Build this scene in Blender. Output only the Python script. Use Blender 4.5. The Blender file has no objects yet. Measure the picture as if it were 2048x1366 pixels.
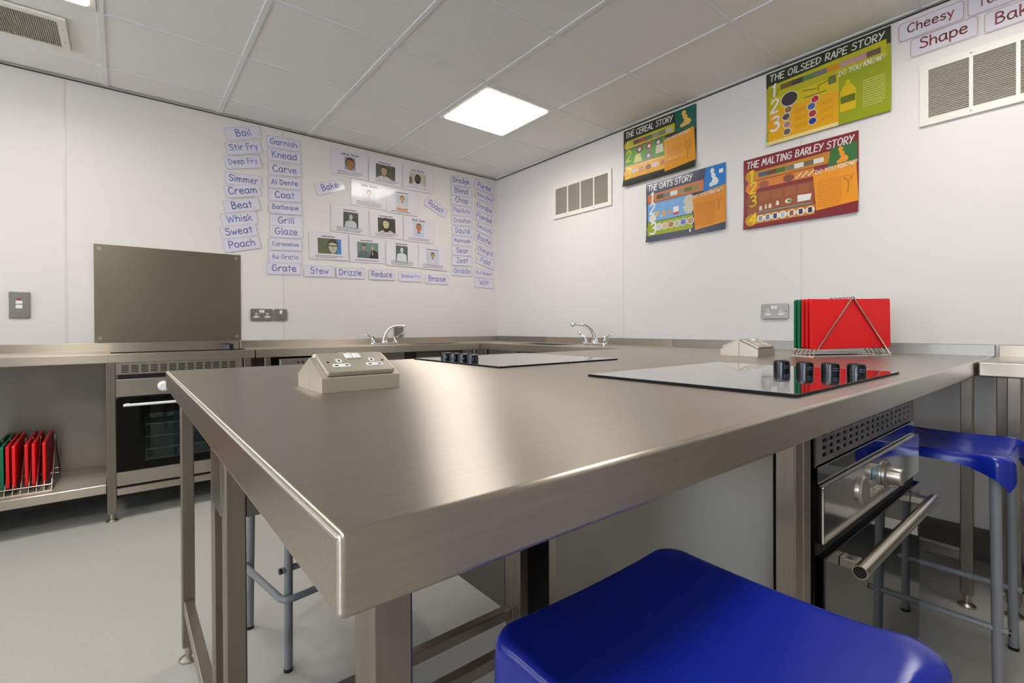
import bpy, bmesh, math, random
from mathutils import Vector, Matrix
random.seed(7)
sc = bpy.context.scene
COL = sc.collection
PI = math.pi

# ---------------------------------------------------------------- frame of the room
EYE = 1.031                      # camera height
BY, RX = 3.8325, 2.938           # back wall plane y, right wall plane x
LX, FY = -3.7, -3.6              # the two walls behind the camera
CZ = 2.512                       # ceiling height
TOP = 0.9                        # worktop height

# ---------------------------------------------------------------- camera
cam_data = bpy.data.cameras.new('camera')
cam = bpy.data.objects.new('camera', cam_data); COL.objects.link(cam)
yaw, pitch, roll = 0.674512, -0.0061395, -0.0045230
fwd = Vector((math.sin(yaw)*math.cos(pitch), math.cos(yaw)*math.cos(pitch), math.sin(pitch)))
rgt = Vector((math.cos(yaw), -math.sin(yaw), 0)); upv = rgt.cross(fwd)
c_, s_ = math.cos(roll), math.sin(roll)
r2, u2 = c_*rgt + s_*upv, -s_*rgt + c_*upv
M = Matrix((r2, u2, -fwd)).transposed().to_4x4(); M.translation = Vector((0, 0, EYE))
cam.matrix_world = M
cam_data.sensor_width = 36.0
cam_data.lens = 963.0083/2048*36.0
cam_data.shift_x = (1024-1014.245)/2048
cam_data.shift_y = (661.039-683)/2048
cam_data.clip_start = 0.02
sc.camera = cam

# ---------------------------------------------------------------- light and exposure
LAMP = 8.0                       # radiance of the ceiling light diffusers
LAMP_W = 10.0                    # watts of the beam each panel throws downwards
vs = sc.view_settings
sc.display_settings.display_device = 'sRGB'
vs.view_transform = 'Standard'; vs.look = 'None'; vs.gamma = 1.0; vs.use_curve_mapping = False
vs.exposure = -0.14
world = bpy.data.worlds.new('sky'); sc.world = world; world.use_nodes = True
bg = world.node_tree.nodes['Background']
bg.inputs[0].default_value = (0.72, 0.84, 1.0, 1); bg.inputs[1].default_value = 2.6
def area(name, loc, rot, sx, sy, watts, col):
    l = bpy.data.lights.new(name, 'AREA'); l.shape = 'RECTANGLE'; l.size = sx; l.size_y = sy
    l.energy = watts; l.color = col
    o = bpy.data.objects.new(name, l); COL.objects.link(o); o.location = loc; o.rotation_euler = rot
    return o
# daylight at the two windows, tilted upward to brighten the ceiling
area('window_uplight', (LX-0.10, 2.55, 1.55), (0, -PI/2-0.45, 0), 1.15, 1.2, 42, (0.74, 0.85, 1.0))
area('window_uplight', (LX-0.10, -0.6, 1.55), (0, -PI/2-0.5, 0), 1.15, 2.0, 120, (0.74, 0.85, 1.0))  # second window is unseen; this source is added to brighten the ceiling
sc.cycles.use_denoising = True
sc.cycles.max_bounces = 10
sc.cycles.diffuse_bounces = 6
sc.cycles.glossy_bounces = 6
sc.cycles.sample_clamp_indirect = 8.0
sc.cycles.caustics_reflective = False

# ---------------------------------------------------------------- materials
def lin(c):
    c = c/255.0
    return c/12.92 if c <= 0.04045 else ((c+0.055)/1.055)**2.4
def S(r, g, b): return (lin(r), lin(g), lin(b), 1)
def mat(name, col, rough=0.5, metal=0.0, spec=0.5, coat=0.0, noise=None, bump=None, emit=None, trans=0.0, brush=None):
    m = bpy.data.materials.new(name); m.use_nodes = True
    nt = m.node_tree; p = nt.nodes['Principled BSDF']
    p.inputs['Base Color'].default_value = col
    p.inputs['Roughness'].default_value = rough
    p.inputs['Metallic'].default_value = metal
    p.inputs['Specular IOR Level'].default_value = spec
    p.inputs['Coat Weight'].default_value = coat
    p.inputs['Coat Roughness'].default_value = 0.08
    p.inputs['Transmission Weight'].default_value = trans
    if emit:
        p.inputs['Emission Color'].default_value = emit[0]; p.inputs['Emission Strength'].default_value = emit[1]
    if brush:                      # brush = (direction of the grain, anisotropy)
        cv_ = nt.nodes.new('ShaderNodeCombineXYZ')
        for i in range(3): cv_.inputs[i].default_value = brush[0][i]
        nt.links.new(cv_.outputs[0], p.inputs['Tangent'])
        p.inputs['Anisotropic'].default_value = brush[1]; p.inputs['Anisotropic Rotation'].default_value = 0.25
    if noise or bump:
        tc = nt.nodes.new('ShaderNodeTexCoord')
    if noise:                      # noise = (scale xyz, amount): speckle of the base colour
        mp = nt.nodes.new('ShaderNodeMapping'); mp.inputs['Scale'].default_value = noise[0]
        nz = nt.nodes.new('ShaderNodeTexNoise'); nz.inputs['Scale'].default_value = 1.0; nz.inputs['Detail'].default_value = 2
        rmp = nt.nodes.new('ShaderNodeMapRange')
        rmp.inputs['From Min'].default_value = 0.3; rmp.inputs['From Max'].default_value = 0.7
        rmp.inputs['To Min'].default_value = 1-noise[1]; rmp.inputs['To Max'].default_value = 1+noise[1]
        mx = nt.nodes.new('ShaderNodeMix'); mx.data_type = 'RGBA'; mx.blend_type = 'MULTIPLY'
        mx.inputs['Factor'].default_value = 1.0; mx.inputs[6].default_value = col
        nt.links.new(tc.outputs['Object'], mp.inputs[0]); nt.links.new(mp.outputs[0], nz.inputs['Vector'])
        nt.links.new(nz.outputs[0], rmp.inputs[0]); nt.links.new(rmp.outputs[0], mx.inputs[7])
        nt.links.new(mx.outputs[2], p.inputs['Base Color'])
    if bump:                       # bump = (scale xyz, strength, roughness spread)
        mp = nt.nodes.new('ShaderNodeMapping'); mp.inputs['Scale'].default_value = bump[0]
        nz = nt.nodes.new('ShaderNodeTexNoise'); nz.inputs['Scale'].default_value = 1.0; nz.inputs['Detail'].default_value = 3
        bp = nt.nodes.new('ShaderNodeBump'); bp.inputs['Strength'].default_value = bump[1]; bp.inputs['Distance'].default_value = 0.001
        nt.links.new(tc.outputs['Object'], mp.inputs[0]); nt.links.new(mp.outputs[0], nz.inputs['Vector'])
        nt.links.new(nz.outputs[0], bp.inputs['Height']); nt.links.new(bp.outputs[0], p.inputs['Normal'])
        if bump[2]:
            rr = nt.nodes.new('ShaderNodeMapRange'); rr.inputs['From Min'].default_value = 0.3; rr.inputs['From Max'].default_value = 0.7
            rr.inputs['To Min'].default_value = rough-bump[2]; rr.inputs['To Max'].default_value = rough+bump[2]
            nt.links.new(nz.outputs[0], rr.inputs[0]); nt.links.new(rr.outputs[0], p.inputs['Roughness'])
    return m
STEELC = S(186, 177, 165)
steel_x = mat('brushed_steel_lengthwise', STEELC, 0.33, 1.0, noise=((5, 260, 260), 0.05), brush=((1, 0.02, 0), 0.92))
steel_y = mat('brushed_steel_crosswise', STEELC, 0.36, 1.0, noise=((260, 5, 260), 0.05), brush=((0.02, 1, 0), 0.75))
steel_z = mat('brushed_steel_upright', S(146, 136, 126), 0.36, 1.0, noise=((220, 220, 4), 0.06), brush=((0, 0.02, 1), 0.6))  # darker than the worktop steel; dim under-table reflections are put into the colour
steel_p = mat('dark_reflection_steel_panel', S(130, 127, 122), 0.32, 1.0, noise=((4, 4, 4), 0.08), brush=((0.7, 0.71, 0.02), 0.85))  # same steel; the dark surroundings it would mirror are put into the colour
steel_s = mat('splashback_steel', S(140, 131, 116), 0.34, 1.0, noise=((4, 200, 200), 0.03), brush=((1, 0, 0), 0.4))  # same steel, browner and darker: reflected dim room put into the colour
steel_f = mat('satin_fittings', S(176, 169, 158), 0.36, 1.0)
nickel = mat('nickel_plate', S(200, 191, 175), 0.42, 0.75)
handle_m = mat('handle_steel', S(196, 187, 172), 0.24, 1.0)
steel_k = mat('switchplate_steel', S(150, 146, 140), 0.40, 1.0)
steel_m = mat('mirror_steel', S(190, 188, 186), 0.10, 1.0, bump=((4, 4, 4), 0.06, 0.0))
chrome = mat('chrome', S(225, 226, 228), 0.06, 1.0)
wire_m = mat('polished_wire', S(222, 214, 204), 0.18, 1.0)
tube_g = mat('grey_powder_coat', S(128, 130, 133), 0.42)
black_gl = mat('black_glass', S(6, 6, 7), 0.03, spec=0.45)
oven_gl = mat('oven_door_glass', S(5, 5, 5), 0.05, spec=0.2)
hob_gl = mat('hob_glass', S(10, 9, 9), 0.02, spec=0.95, coat=1.0)
hob_edge = mat('hob_edge', S(14, 13, 13), 0.55, spec=0.2)
black_pl = mat('black_plastic', S(16, 17, 19), 0.25)
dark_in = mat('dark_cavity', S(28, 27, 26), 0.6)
mark_bl = mat('pale_blue_marks', S(120, 150, 190), 0.5)
wht_pl = mat('white_plastic', S(238, 238, 236), 0.3)
wht_fr = mat('cream_white_enamel', S(236, 233, 222), 0.35)
vent_in = mat('vent_grey', S(194, 188, 174), 0.6)
blue_pl = mat('blue_polypropylene', S(8, 34, 150), 0.24, spec=0.5)
red_b = mat('red_board', S(248, 12, 20), 0.42)
red_b2 = mat('red_board_worn', S(226, 18, 24), 0.45)
green_b = mat('green_board', S(0, 112, 72), 0.42)
wall_m = mat('white_wall_cladding', S(233, 227, 222), 0.42, spec=0.4)
wall_seam = mat('wall_joint', S(224, 219, 213), 0.3, spec=0.4)
ceil_m = mat('mineral_tile', S(242, 239, 233), 0.9, spec=0.2, noise=((260, 260, 260), 0.05))
grid_m = mat('ceiling_bar', S(236, 236, 236), 0.6, spec=0.3)
trim_m = mat('edge_trim', S(176, 172, 166), 0.5)
floor_m = mat('speckled_vinyl', S(184, 182, 174), 0.38, spec=0.4, noise=((220, 220, 220), 0.10))
skirt_m = mat('dark_skirting', S(92, 88, 80), 0.5)
diff_m = mat('light_diffuser', S(255, 250, 242), 0.5, emit=((1.0, 0.965, 0.91, 1), LAMP))
pane_m = mat('window_glass', (1, 1, 1, 1), 0.0, trans=1.0)
red_led = mat('red_mark', S(170, 30, 30), 0.4)
teal_lcd = mat('teal_display', S(40, 110, 130), 0.2)
PRINT = {}
def ink(r, g, b, rough=0.3):
    k = (r, g, b, rough)
    if k not in PRINT: PRINT[k] = mat('print_%d_%d_%d' % (r, g, b), S(r, g, b), rough, spec=0.5, coat=0.6)
    return PRINT[k]

# ---------------------------------------------------------------- mesh helpers
def catmull(pts, n=6, closed=False):
    P = [Vector(p) for p in pts]; out = []
    m = len(P)
    for i in range(m if closed else m-1):
        if closed: a, b, c, d = P[(i-1) % m], P[i], P[(i+1) % m], P[(i+2) % m]
        else: a, b, c, d = P[max(i-1, 0)], P[i], P[i+1], P[min(i+2, m-1)]
        for k in range(n):
            t = k/n
            out.append(0.5*((2*b)+(c-a)*t+(2*a-5*b+4*c-d)*t*t+(3*b-a-3*c+d)*t**3))
    if not closed: out.append(P[-1])
    return out
class MB:
    def __init__(s): s.bm = bmesh.new(); s.mats = []; s.mi = 0
    def m(s, material):
        if material not in s.mats: s.mats.append(material)
        s.mi = s.mats.index(material); return s
    def _f(s, vs_):
        try: f = s.bm.faces.new(vs_)
        except ValueError: return None
        f.material_index = s.mi; return f
    def box(s, x0, y0, z0, x1, y1, z1, bev=0.0, seg=2):
        v = [s.bm.verts.new(p) for p in ((x0,y0,z0),(x1,y0,z0),(x1,y1,z0),(x0,y1,z0),(x0,y0,z1),(x1,y0,z1),(x1,y1,z1),(x0,y1,z1))]
        fs = [s._f([v[i] for i in q]) for q in ((3,2,1,0),(4,5,6,7),(0,1,5,4),(1,2,6,5),(2,3,7,6),(3,0,4,7))]
        if bev > 0:
            es = list({e for f in fs for e in f.edges})
            r = bmesh.ops.bevel(s.bm, geom=es, offset=bev, segments=seg, affect='EDGES', profile=0.5)
            for f in r['faces']: f.material_index = s.mi
        return s
    def cyl(s, p0, p1, r, r2=None, n=20, caps=True):
        p0, p1 = Vector(p0), Vector(p1); r2 = r if r2 is None else r2
        d = (p1-p0).normalized(); a = d.orthogonal().normalized(); b = d.cross(a)
        A = [s.bm.verts.new(p0+r*(math.cos(2*PI*i/n)*a+math.sin(2*PI*i/n)*b)) for i in range(n)]
        B = [s.bm.verts.new(p1+r2*(math.cos(2*PI*i/n)*a+math.sin(2*PI*i/n)*b)) for i in range(n)]
        for i in range(n): s._f([A[i], A[(i+1) % n], B[(i+1) % n], B[i]])
        if caps: s._f(A[::-1]); s._f(B)
        return s
    def tube(s, pts, r, n=10, closed=False, caps=True):
        P = [Vector(p) for p in pts]; m = len(P)
        rs = r if isinstance(r, (list, tuple)) else [r]*m
        rings = []; prev = None
        for i in range(m):
            if closed: t = P[(i+1) % m]-P[i-1]
            else: t = P[min(i+1, m-1)]-P[max(i-1, 0)]
            t.normalize()
            a = t.orthogonal().normalized() if prev is None else (prev-prev.dot(t)*t).normalized()
            prev = a; b = t.cross(a)
            rings.append([s.bm.verts.new(P[i]+rs[i]*(math.cos(2*PI*k/n)*a+math.sin(2*PI*k/n)*b)) for k in range(n)])
        for i in range(m if closed else m-1):
            A, B = rings[i], rings[(i+1) % m]
            for k in range(n): s._f([A[k], A[(k+1) % n], B[(k+1) % n], B[k]])
        if caps and not closed: s._f(rings[0][::-1]); s._f(rings[-1])
        return s
    def lathe(s, prof, c, n=24, axis='z'):
        c = Vector(c); rings = []
        for r, h in prof:
            ring = []
            for i in range(n):
                a = 2*PI*i/n; u, w = r*math.cos(a), r*math.sin(a)
                p = {'z': (u, w, h), 'y': (u, h, w), 'x': (h, u, w)}[axis]
                ring.append(s.bm.verts.new(c+Vector(p)))
            rings.append(ring)
        for A, B in zip(rings, rings[1:]):
            for k in range(n): s._f([A[k], A[(k+1) % n], B[(k+1) % n], B[k]])
        s._f(rings[0][::-1]); s._f(rings[-1]); return s
    def prism(s, pts, axis, a, b, bev=0.0):
        # outline pts in the two other axes (kept in x,y,z order), extruded along axis from a to b
        def P(u, v, w): return {'x': (w, u, v), 'y': (u, w, v), 'z': (u, v, w)}[axis]
        A = [s.bm.verts.new(P(u, v, a)) for u, v in pts]; B = [s.bm.verts.new(P(u, v, b)) for u, v in pts]
        n = len(pts); fs = [s._f(A[::-1]), s._f(B)]
        for i in range(n): fs.append(s._f([A[i], A[(i+1) % n], B[(i+1) % n], B[i]]))
        if bev > 0:
            es = list({e for f in fs if f for e in f.edges})
            r = bmesh.ops.bevel(s.bm, geom=es, offset=bev, segments=2, affect='EDGES', profile=0.5)
            for f in r['faces']: f.material_index = s.mi
        return s
    def poly(s, pts): s._f([s.bm.verts.new(p) for p in pts]); return s
    def build(s, name, parent=None, loc=None, smooth=35, recalc=True):
        if recalc: bmesh.ops.recalc_face_normals(s.bm, faces=s.bm.faces)
        me = bpy.data.meshes.new(name); s.bm.to_mesh(me); s.bm.free()
        for x in s.mats: me.materials.append(x)
        if smooth:
            for p in me.polygons: p.use_smooth = True
            me.set_sharp_from_angle(angle=math.radians(smooth))
        o = bpy.data.objects.new(name, me); COL.objects.link(o)
        if smooth:
            w = o.modifiers.new('weighted_normal', 'WEIGHTED_NORMAL'); w.keep_sharp = True; w.weight = 100
        if parent: o.parent = parent
        if loc is not None: o.location = loc
        return o
def tag(o, label, cat=None, group=None, kind=None):
    o['label'] = label
    if cat: o['category'] = cat
    if group: o['group'] = group
    if kind: o['kind'] = kind
    return o
def thing(name, label, cat, loc=(0, 0, 0), rz=0.0, group=None):
    o = bpy.data.objects.new(name, None); COL.objects.link(o); o.empty_display_size = 0.1
    o.location = loc; o.rotation_euler = (0, 0, rz)
    return tag(o, label, cat, group)
def part(mb, name, root, smooth=35):       # mesh given in world coordinates, root is an unrotated Empty
    return mb.build(name, root, -Vector(root.location), smooth)
def copy_tree(o, parent=None):
    c = o.copy(); COL.objects.link(c)
    if parent is not None: c.parent = parent
    for ch in list(o.children): copy_tree(ch, c)
    return c
def struct(mb, name, label, parent=None, smooth=35):
    o = mb.build(name, parent, None, smooth)
    if parent is None: tag(o, label, name.split('_')[0], kind='structure')
    else: o['kind'] = 'structure'
    return o

# ---------------------------------------------------------------- lettering drawn with pen strokes
G = {}
def g(ch, w, d): G[ch] = (w, d)
g('a',9.5,'~8,8 5,9 2,8 .6,4.5 2,.8 4.5,.2 7,2 8,6/8,9 8.1,2 9.2,0'); g('b',9,'1,14 1,0/~1,5.5 3,8.5 6,8.8 8,6.5 8.2,3.5 6.5,.6 3.5,.2 1,1.8')
g('c',8.3,'~7.5,7.5 5.5,9 3,8.5 1,6 .8,3.5 2,1 4.5,.2 7.6,1.2'); g('d',9.2,'8.2,14 8.2,0/~8.2,7 6,8.8 3.5,8.6 1.2,6.5 .8,3.5 2,.8 5,.3 8.2,2.3')
g('e',8.6,'~1,4.6 4,5 7.5,5.5 6.8,8 4.5,9 2,8 .8,5 1.2,2.2 3,.4 5.5,.3 8,1.5'); g('f',7,'~7,13 5,14 3.6,12.5 3.2,9 3,0/.5,8 6,8')
g('é',8.6,'~1,4.6 4,5 7.5,5.5 6.8,8 4.5,9 2,8 .8,5 1.2,2.2 3,.4 5.5,.3 8,1.5/3.8,11 6.6,13.2')
g('g',9.2,'~8,8 5,9 2,7.8 .8,4.8 2,1.6 4.5,1 7,2.8 8,6/~8.1,9 8.1,0 7,-3.5 4.5,-4.5 1.5,-3.6'); g('h',8.5,'1,14 1,0/~1,5.5 3,8.2 5.5,8.7 7.3,6.5 7.5,0')
g('i',3,'1.5,9 1.5,0/1.5,12.4 1.6,12.9'); g('k',8.3,'1,14 1,0/7,9 1,4/3,5.4 7.8,0'); g('l',3,'1.5,14 1.5,0')
g('m',13,'1,9 1,0/~1,5.5 2.5,8.2 4.5,8.5 6,6.5 6.4,0/~6.4,5.5 8,8.3 10,8.5 11.5,6.5 12,0'); g('n',8.6,'1,9 1,0/~1,5.5 3,8.2 5.5,8.7 7.3,6.5 7.6,0')
g('o',9,'~4.5,9 1.8,7.8 .8,4.5 1.8,1.2 4.5,.2 7.2,1.2 8.2,4.5 7.2,7.8 4.5,9'); g('p',9,'1,9 1,-4.5/~1,6 3,8.6 6,8.8 8,6.5 8.2,3.5 6.5,.8 3.5,.4 1,2')
g('q',9.2,'~8,8 5,9 2,8 .6,4.5 2,.8 4.5,.2 7,2 8,6/8.1,9 8.1,-4.5'); g('r',7,'1,9 1,0/~1,5 2.5,8 4.5,9 6.8,8'); g('s',7.6,'~6.8,8 4.5,9 1.8,8 1.5,6 4,4.8 6.5,3.5 6.5,1.3 4,.2 .8,1')
g('t',7.3,'3.6,13 3.6,0/.4,9 7,9'); g('u',8.8,'~1,9 1,3 2.5,.5 5,.5 7,3 7.4,9/7.4,9 7.8,0'); g('v',8,'.6,9 4,0 7.5,9'); g('w',11,'.5,9 3,0 5.5,7 8,0 10.5,9'); g('x',8,'.6,9 7.4,0/7.2,9 .6,0')
g('y',8.2,'.6,9 4.2,1.5/7.6,9 2.6,-4.5'); g('z',8,'.8,9 7,9 .8,0 7.5,0')
g('A',10,'.5,0 5.4,14 9.5,0/2.2,5 8.2,5'); g('B',9.6,'1,14 1,0/~1,14 5,13.8 7.5,12 6.8,9 3.5,7.8 1,7.6/~1,7.6 5.5,7.2 8.8,4.5 7,1 4,.2 1,.2'); g('C',10.3,'~9.5,12 7.5,14 4,13 1.2,9 1,4.5 3,.8 6.5,.2 9.6,2.2')
g('D',10.4,'1,14 1,0/~1,14 5,13 9,9.5 9.2,5.5 6,1.3 1,.2'); g('E',8.8,'8.4,14 1,14 1,0 8.6,0/1,7.3 7.4,7.3'); g('F',8.4,'8.2,14 1,14 1,0/1,7.3 7.2,7.3'); g('G',11.4,'~9.5,12.5 7,14 3.5,12.5 1,8.5 1.2,3.5 4,.4 8,.9 10.2,4 10.4,6.6/10.4,6.6 6,6.6')
g('H',10,'1,14 1,0/9,14 9,0/1,7.2 9,7.2'); g('I',3,'1.5,14 1.5,0'); g('J',9,'8,14 8,4/~8,4 6.5,.6 3.5,.4 1,3'); g('K',9.3,'1,14 1,0/8.4,14 1,6.5/3,8 8.9,0'); g('L',8,'1,14 1,0 7.8,0'); g('M',13,'.8,0 3,14 6.5,4 10,14 12.2,0')
g('N',10.5,'1,0 1,14 9.4,0 9.4,14'); g('O',11.5,'~5.8,14 2.4,12 1,7 2.4,2 5.8,.2 9.2,2 10.6,7 9.2,12 5.8,14'); g('P',8.8,'1,14 1,0/~1,14 5.5,13.8 8.2,11.5 7.5,8 4,6.5 1,6.3'); g('R',9.2,'1,14 1,0/~1,14 5.5,13.8 8.2,11.5 7.5,8 4,6.7 1,6.5/3,6.6 8.9,0')
g('S',9.6,'~8.8,12.3 5.5,14 2,12.5 2,9.5 5.5,7.5 8.8,5 8,1.5 4.5,.2 .8,1.6'); g('T',10.4,'.5,14 10,14/5.2,14 5.2,0'); g('U',10,'~1,14 1,5 2.5,.9 5,.2 7.6,1 9,5 9,14'); g('W',15,'.5,14 4,0 7.5,11 11,0 14.5,14'); g('Y',9.6,'.5,14 5,6.8/9.4,14 2.8,0'); g('Z',9.8,'1,14 9,14 .8,0 9.4,0')
g('1',5,'1,11.2 3.2,14 3.2,0'); g('2',8.6,'~1,11 3,14 6.5,13.5 7.5,10.5 5,6 1,0/1,0 8,0'); g('3',8.6,'~1,12.5 4,14 7,12.5 6.5,9 3.5,7.5/~3.5,7.5 7.5,6.5 8,3 5,.2 1,1.3'); g('4',9.4,'6.6,0 6.6,14 .6,5 9,5'); g('?',8,'~1,11 3,14 6.5,13.5 7.3,10.5 4.5,7 4,4/4,1 4,.6')
g(' ',5,''); g('-',6,'1,6 5,6')
STROKES = {}
def strokes(ch):
    if ch not in STROKES:
        out = []
        for st in G[ch][1].split('/'):
            if not st: continue
            sm = st[0] == '~'
            pts = [tuple(map(float, q.split(','))) for q in st.lstrip('~').split()]
            out.append([(p.x, p.y) for p in catmull([(x, y, 0) for x, y in pts], 4)] if sm else pts)
        STROKES[ch] = out
    return STROKES[ch]
def text_width(t): return sum(G[c][0]+1.6 for c in t)-1.6
class Sheet(MB):
    """a printed sheet lying in local x,y with z towards the reader"""
    L = 0.00022
    def z(s, layer): return s.th+layer*s.L
    th = 0.0006
    def shape(s, pts, col, layer):
        s.m(ink(*col)); s.poly([(x, y, s.z(layer)) for x, y in pts]); return s
    def rect(s, x0, y0, x1, y1, col, layer, skew=0.0):
        return s.shape([(x0, y0), (x1, y0), (x1+skew*(y1-y0), y1), (x0+skew*(y1-y0), y1)], col, layer)
    def disc(s, cx, cy, rx, ry, col, layer, n=14):
        return s.shape([(cx+rx*math.cos(2*PI*i/n), cy+ry*math.sin(2*PI*i/n)) for i in range(n)], col, layer)
    def stroke(s, pts, w, col, layer):
        s.m(ink(*col)); z = s.z(layer); h = w/2
        P = [Vector((x, y)) for x, y in pts]
        for a, b in zip(P, P[1:]):
            d = b-a
            if d.length < 1e-7: continue
            d.normalize(); nrm = Vector((-d.y, d.x))*h
            s.poly([(*(a+nrm), z), (*(a-nrm), z), (*(b-nrm), z), (*(b+nrm), z)])
        for a in P:
            s.poly([(a.x+h*math.cos(PI*k/3), a.y+h*math.sin(PI*k/3), z) for k in range(6)])
        return s
    def text(s, t, x, y, h, col, layer, weight=0.12, fit=None, center=False, slant=0.0, ang=0.0, jit=0.0):
        k = h/14.0; w = text_width(t)*k; kx = k
        if fit and w > fit: kx = k*fit/w; w = fit
        cx = -w/2 if center else 0.0
        ca, sa = math.cos(ang), math.sin(ang)
        for ch in t:
            dy = random.uniform(-jit, jit)*h
            for st in strokes(ch):
                q = []
                for px, py in st:
                    u, v = cx+px*kx+slant*py*k, py*k+dy
                    q.append((x+u*ca-v*sa, y+u*sa+v*ca))
                s.stroke(q, weight*h, col, layer)
            cx += (G[ch][0]+1.6)*kx
        return s
    def smallprint(s, x0, y0, x1, y1, rows, col, layer, fill=0.5):
        dy = (y1-y0)/rows
        for i in range(rows):
            x = x0; yy = y1-(i+1)*dy
            end = x1-random.uniform(0, 0.25)*(x1-x0) if i == rows-1 else x1
            while x < end:
                w = random.uniform(0.02, 0.07)*(x1-x0)+0.002
                s.rect(x, yy, min(x+w, end), yy+dy*fill, col, layer); x += w+0.0022
        return s
    def sheetbody(s, pts, col):
        s.m(ink(*col)); s.prism(pts, 'z', 0.0, s.th); return s
def rrect(w, h, r, n=5, cx=0.0, cy=0.0):
    out = []
    for qx, qy, a0 in ((1, 1, 0), (-1, 1, 90), (-1, -1, 180), (1, -1, 270)):
        for i in range(n):
            a = math.radians(a0+90*i/(n-1))
            out.append((cx+qx*(w/2-r)+r*math.cos(a), cy+qy*(h/2-r)+r*math.sin(a)))
    return out
def ring(s, outer, inner, col, layer):
    s.m(ink(*col)); n = len(outer); z = s.z(layer)
    for i in range(n):
        j = (i+1) % n
        s.poly([(*outer[i], z), (*outer[j], z), (*inner[j], z), (*inner[i], z)])
def on_back(o, x, z, deg=0.0, off=0.002, tilt=0.0, turn=0.0):
    o.matrix_world = Matrix.Translation((x, BY-off, z)) @ Matrix.Rotation(PI/2, 4, 'X') @ Matrix.Rotation(math.radians(deg), 4, 'Z') @ Matrix.Rotation(math.radians(tilt), 4, 'X') @ Matrix.Rotation(math.radians(turn), 4, 'Y')
def on_right(o, y, z, deg=0.0, off=0.002, tilt=0.0, turn=0.0):
    B = Matrix(((0, 0, -1), (-1, 0, 0), (0, 1, 0))).to_4x4()
    o.matrix_world = Matrix.Translation((RX-off, y, z)) @ B @ Matrix.Rotation(math.radians(deg), 4, 'Z') @ Matrix.Rotation(math.radians(tilt), 4, 'X') @ Matrix.Rotation(math.radians(turn), 4, 'Y')

# ================================================================ the room
b = MB().m(floor_m); b.box(LX-0.2, FY-0.2, -0.08, RX+0.2, BY+0.2, 0.0); struct(b, 'floor', 'pale grey speckled vinyl floor')
b = MB().m(wall_m); b.box(LX-0.2, BY, 0, RX+0.2, BY+0.15, CZ+0.2); wb = struct(b, 'wall_back', 'white clad wall covered with blue word cards')
b = MB().m(wall_m); b.box(RX, FY-0.2, 0, RX+0.15, BY, CZ+0.2); wr = struct(b, 'wall_right', 'white clad wall with farming posters and vents')
b = MB().m(wall_m); b.box(LX-0.2, FY-0.2, 0, RX, FY, CZ+0.2); struct(b, 'wall_front', 'plain white wall behind the viewer')
b = MB().m(wall_m)
b.box(LX-0.2, FY, 0, LX, BY, 0.95); b.box(LX-0.2, FY, 2.15, LX, BY, CZ+0.2); b.box(LX-0.2, FY, 0.95, LX, -1.65, 2.15); b.box(LX-0.2, 0.45, 0.95, LX, 1.9, 2.15); b.box(LX-0.2, 3.2, 0.95, LX, BY, 2.15)
struct(b, 'wall_left', 'white wall with two windows behind the viewer')
for n_, (ya, yb) in enumerate(((1.9, 3.2), (-1.65, 0.45))):
    b = MB().m(wht_pl); ym = (ya+yb)/2
    for y in (ya, ym-0.03, yb-0.06): b.box(LX-0.09, y, 0.95, LX-0.03, y+0.06, 2.15)
    for z in (0.95, 2.09): b.box(LX-0.09, ya, z, LX-0.03, yb, z+0.06)
    wn = struct(b, 'window_%d' % (n_+1), 'white framed window %s' % ('near the back wall' if n_ == 0 else 'added behind the viewer'))  # the unseen second window is kept for its light on the ceiling
    b = MB().m(pane_m); b.box(LX-0.064, ya+0.03, 0.98, LX-0.06, yb-0.03, 2.12); struct(b, 'window_pane', '', wn)
# wall panel joints
b = MB().m(wall_seam)
for x in (-1.46, -0.258, 0.94): b.box(x-0.006, BY-0.0015, 0.0, x+0.006, BY+0.001, CZ-0.02)
struct(b, 'joint_strip', '', wb)
b = MB().m(wall_seam)
for y in (2.275, 1.064, -0.15, -1.36): b.box(RX-0.0015, y-0.005, 0.0, RX+0.001, y+0.005, CZ-0.02)
struct(b, 'joint_strip', '', wr)
b = MB().m(skirt_m); b.box(LX, BY-0.012, 0, RX, BY, 0.12); struct(b, 'baseboard_back', 'dark skirting along the back wall')
b = MB().m(skirt_m); b.box(RX-0.012, FY, 0, RX, BY-0.012, 0.14); struct(b, 'baseboard_right', 'dark skirting along the right wall')
# ceiling: tiles above a grid of bars, 600 mm module
GX, GY = -0.0684, 2.3603
b = MB().m(ceil_m); b.box(LX-0.2, FY-0.2, CZ+0.005, RX+0.2, BY+0.2, CZ+0.06); ceil = struct(b, 'ceiling', 'suspended ceiling of white mineral tiles')
b = MB().m(grid_m)
for i in range(-7, 6):
    x = GX+0.6*i
    if LX < x < RX: b.box(x-0.012, FY, CZ, x+0.012, BY, CZ+0.0052)
for j in range(-10, 4):
    y = GY+0.6*j
    if FY < y < BY: b.box(LX, y-0.012, CZ+0.0006, RX, y+0.012, CZ+0.0052)
struct(b, 'ceiling_grid', '', ceil)
b = MB().m(trim_m); b.box(LX, BY-0.018, CZ-0.006, RX, BY, CZ+0.002); b.m(dark_in).box(LX, BY-0.004, CZ-0.010, RX, BY, CZ-0.006); struct(b, 'trim_1', 'grey angle between ceiling and back wall')  # dark strip colours in the shadow gap under the angle
b = MB().m(trim_m); b.box(RX-0.018, FY, CZ-0.006, RX, BY-0.018, CZ+0.002); b.m(dark_in).box(RX-0.004, FY, CZ-0.010, RX, BY-0.018, CZ-0.006); struct(b, 'trim_2', 'grey angle between ceiling and right wall')  # shadow gap under this angle is a dark coloured strip too

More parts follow.
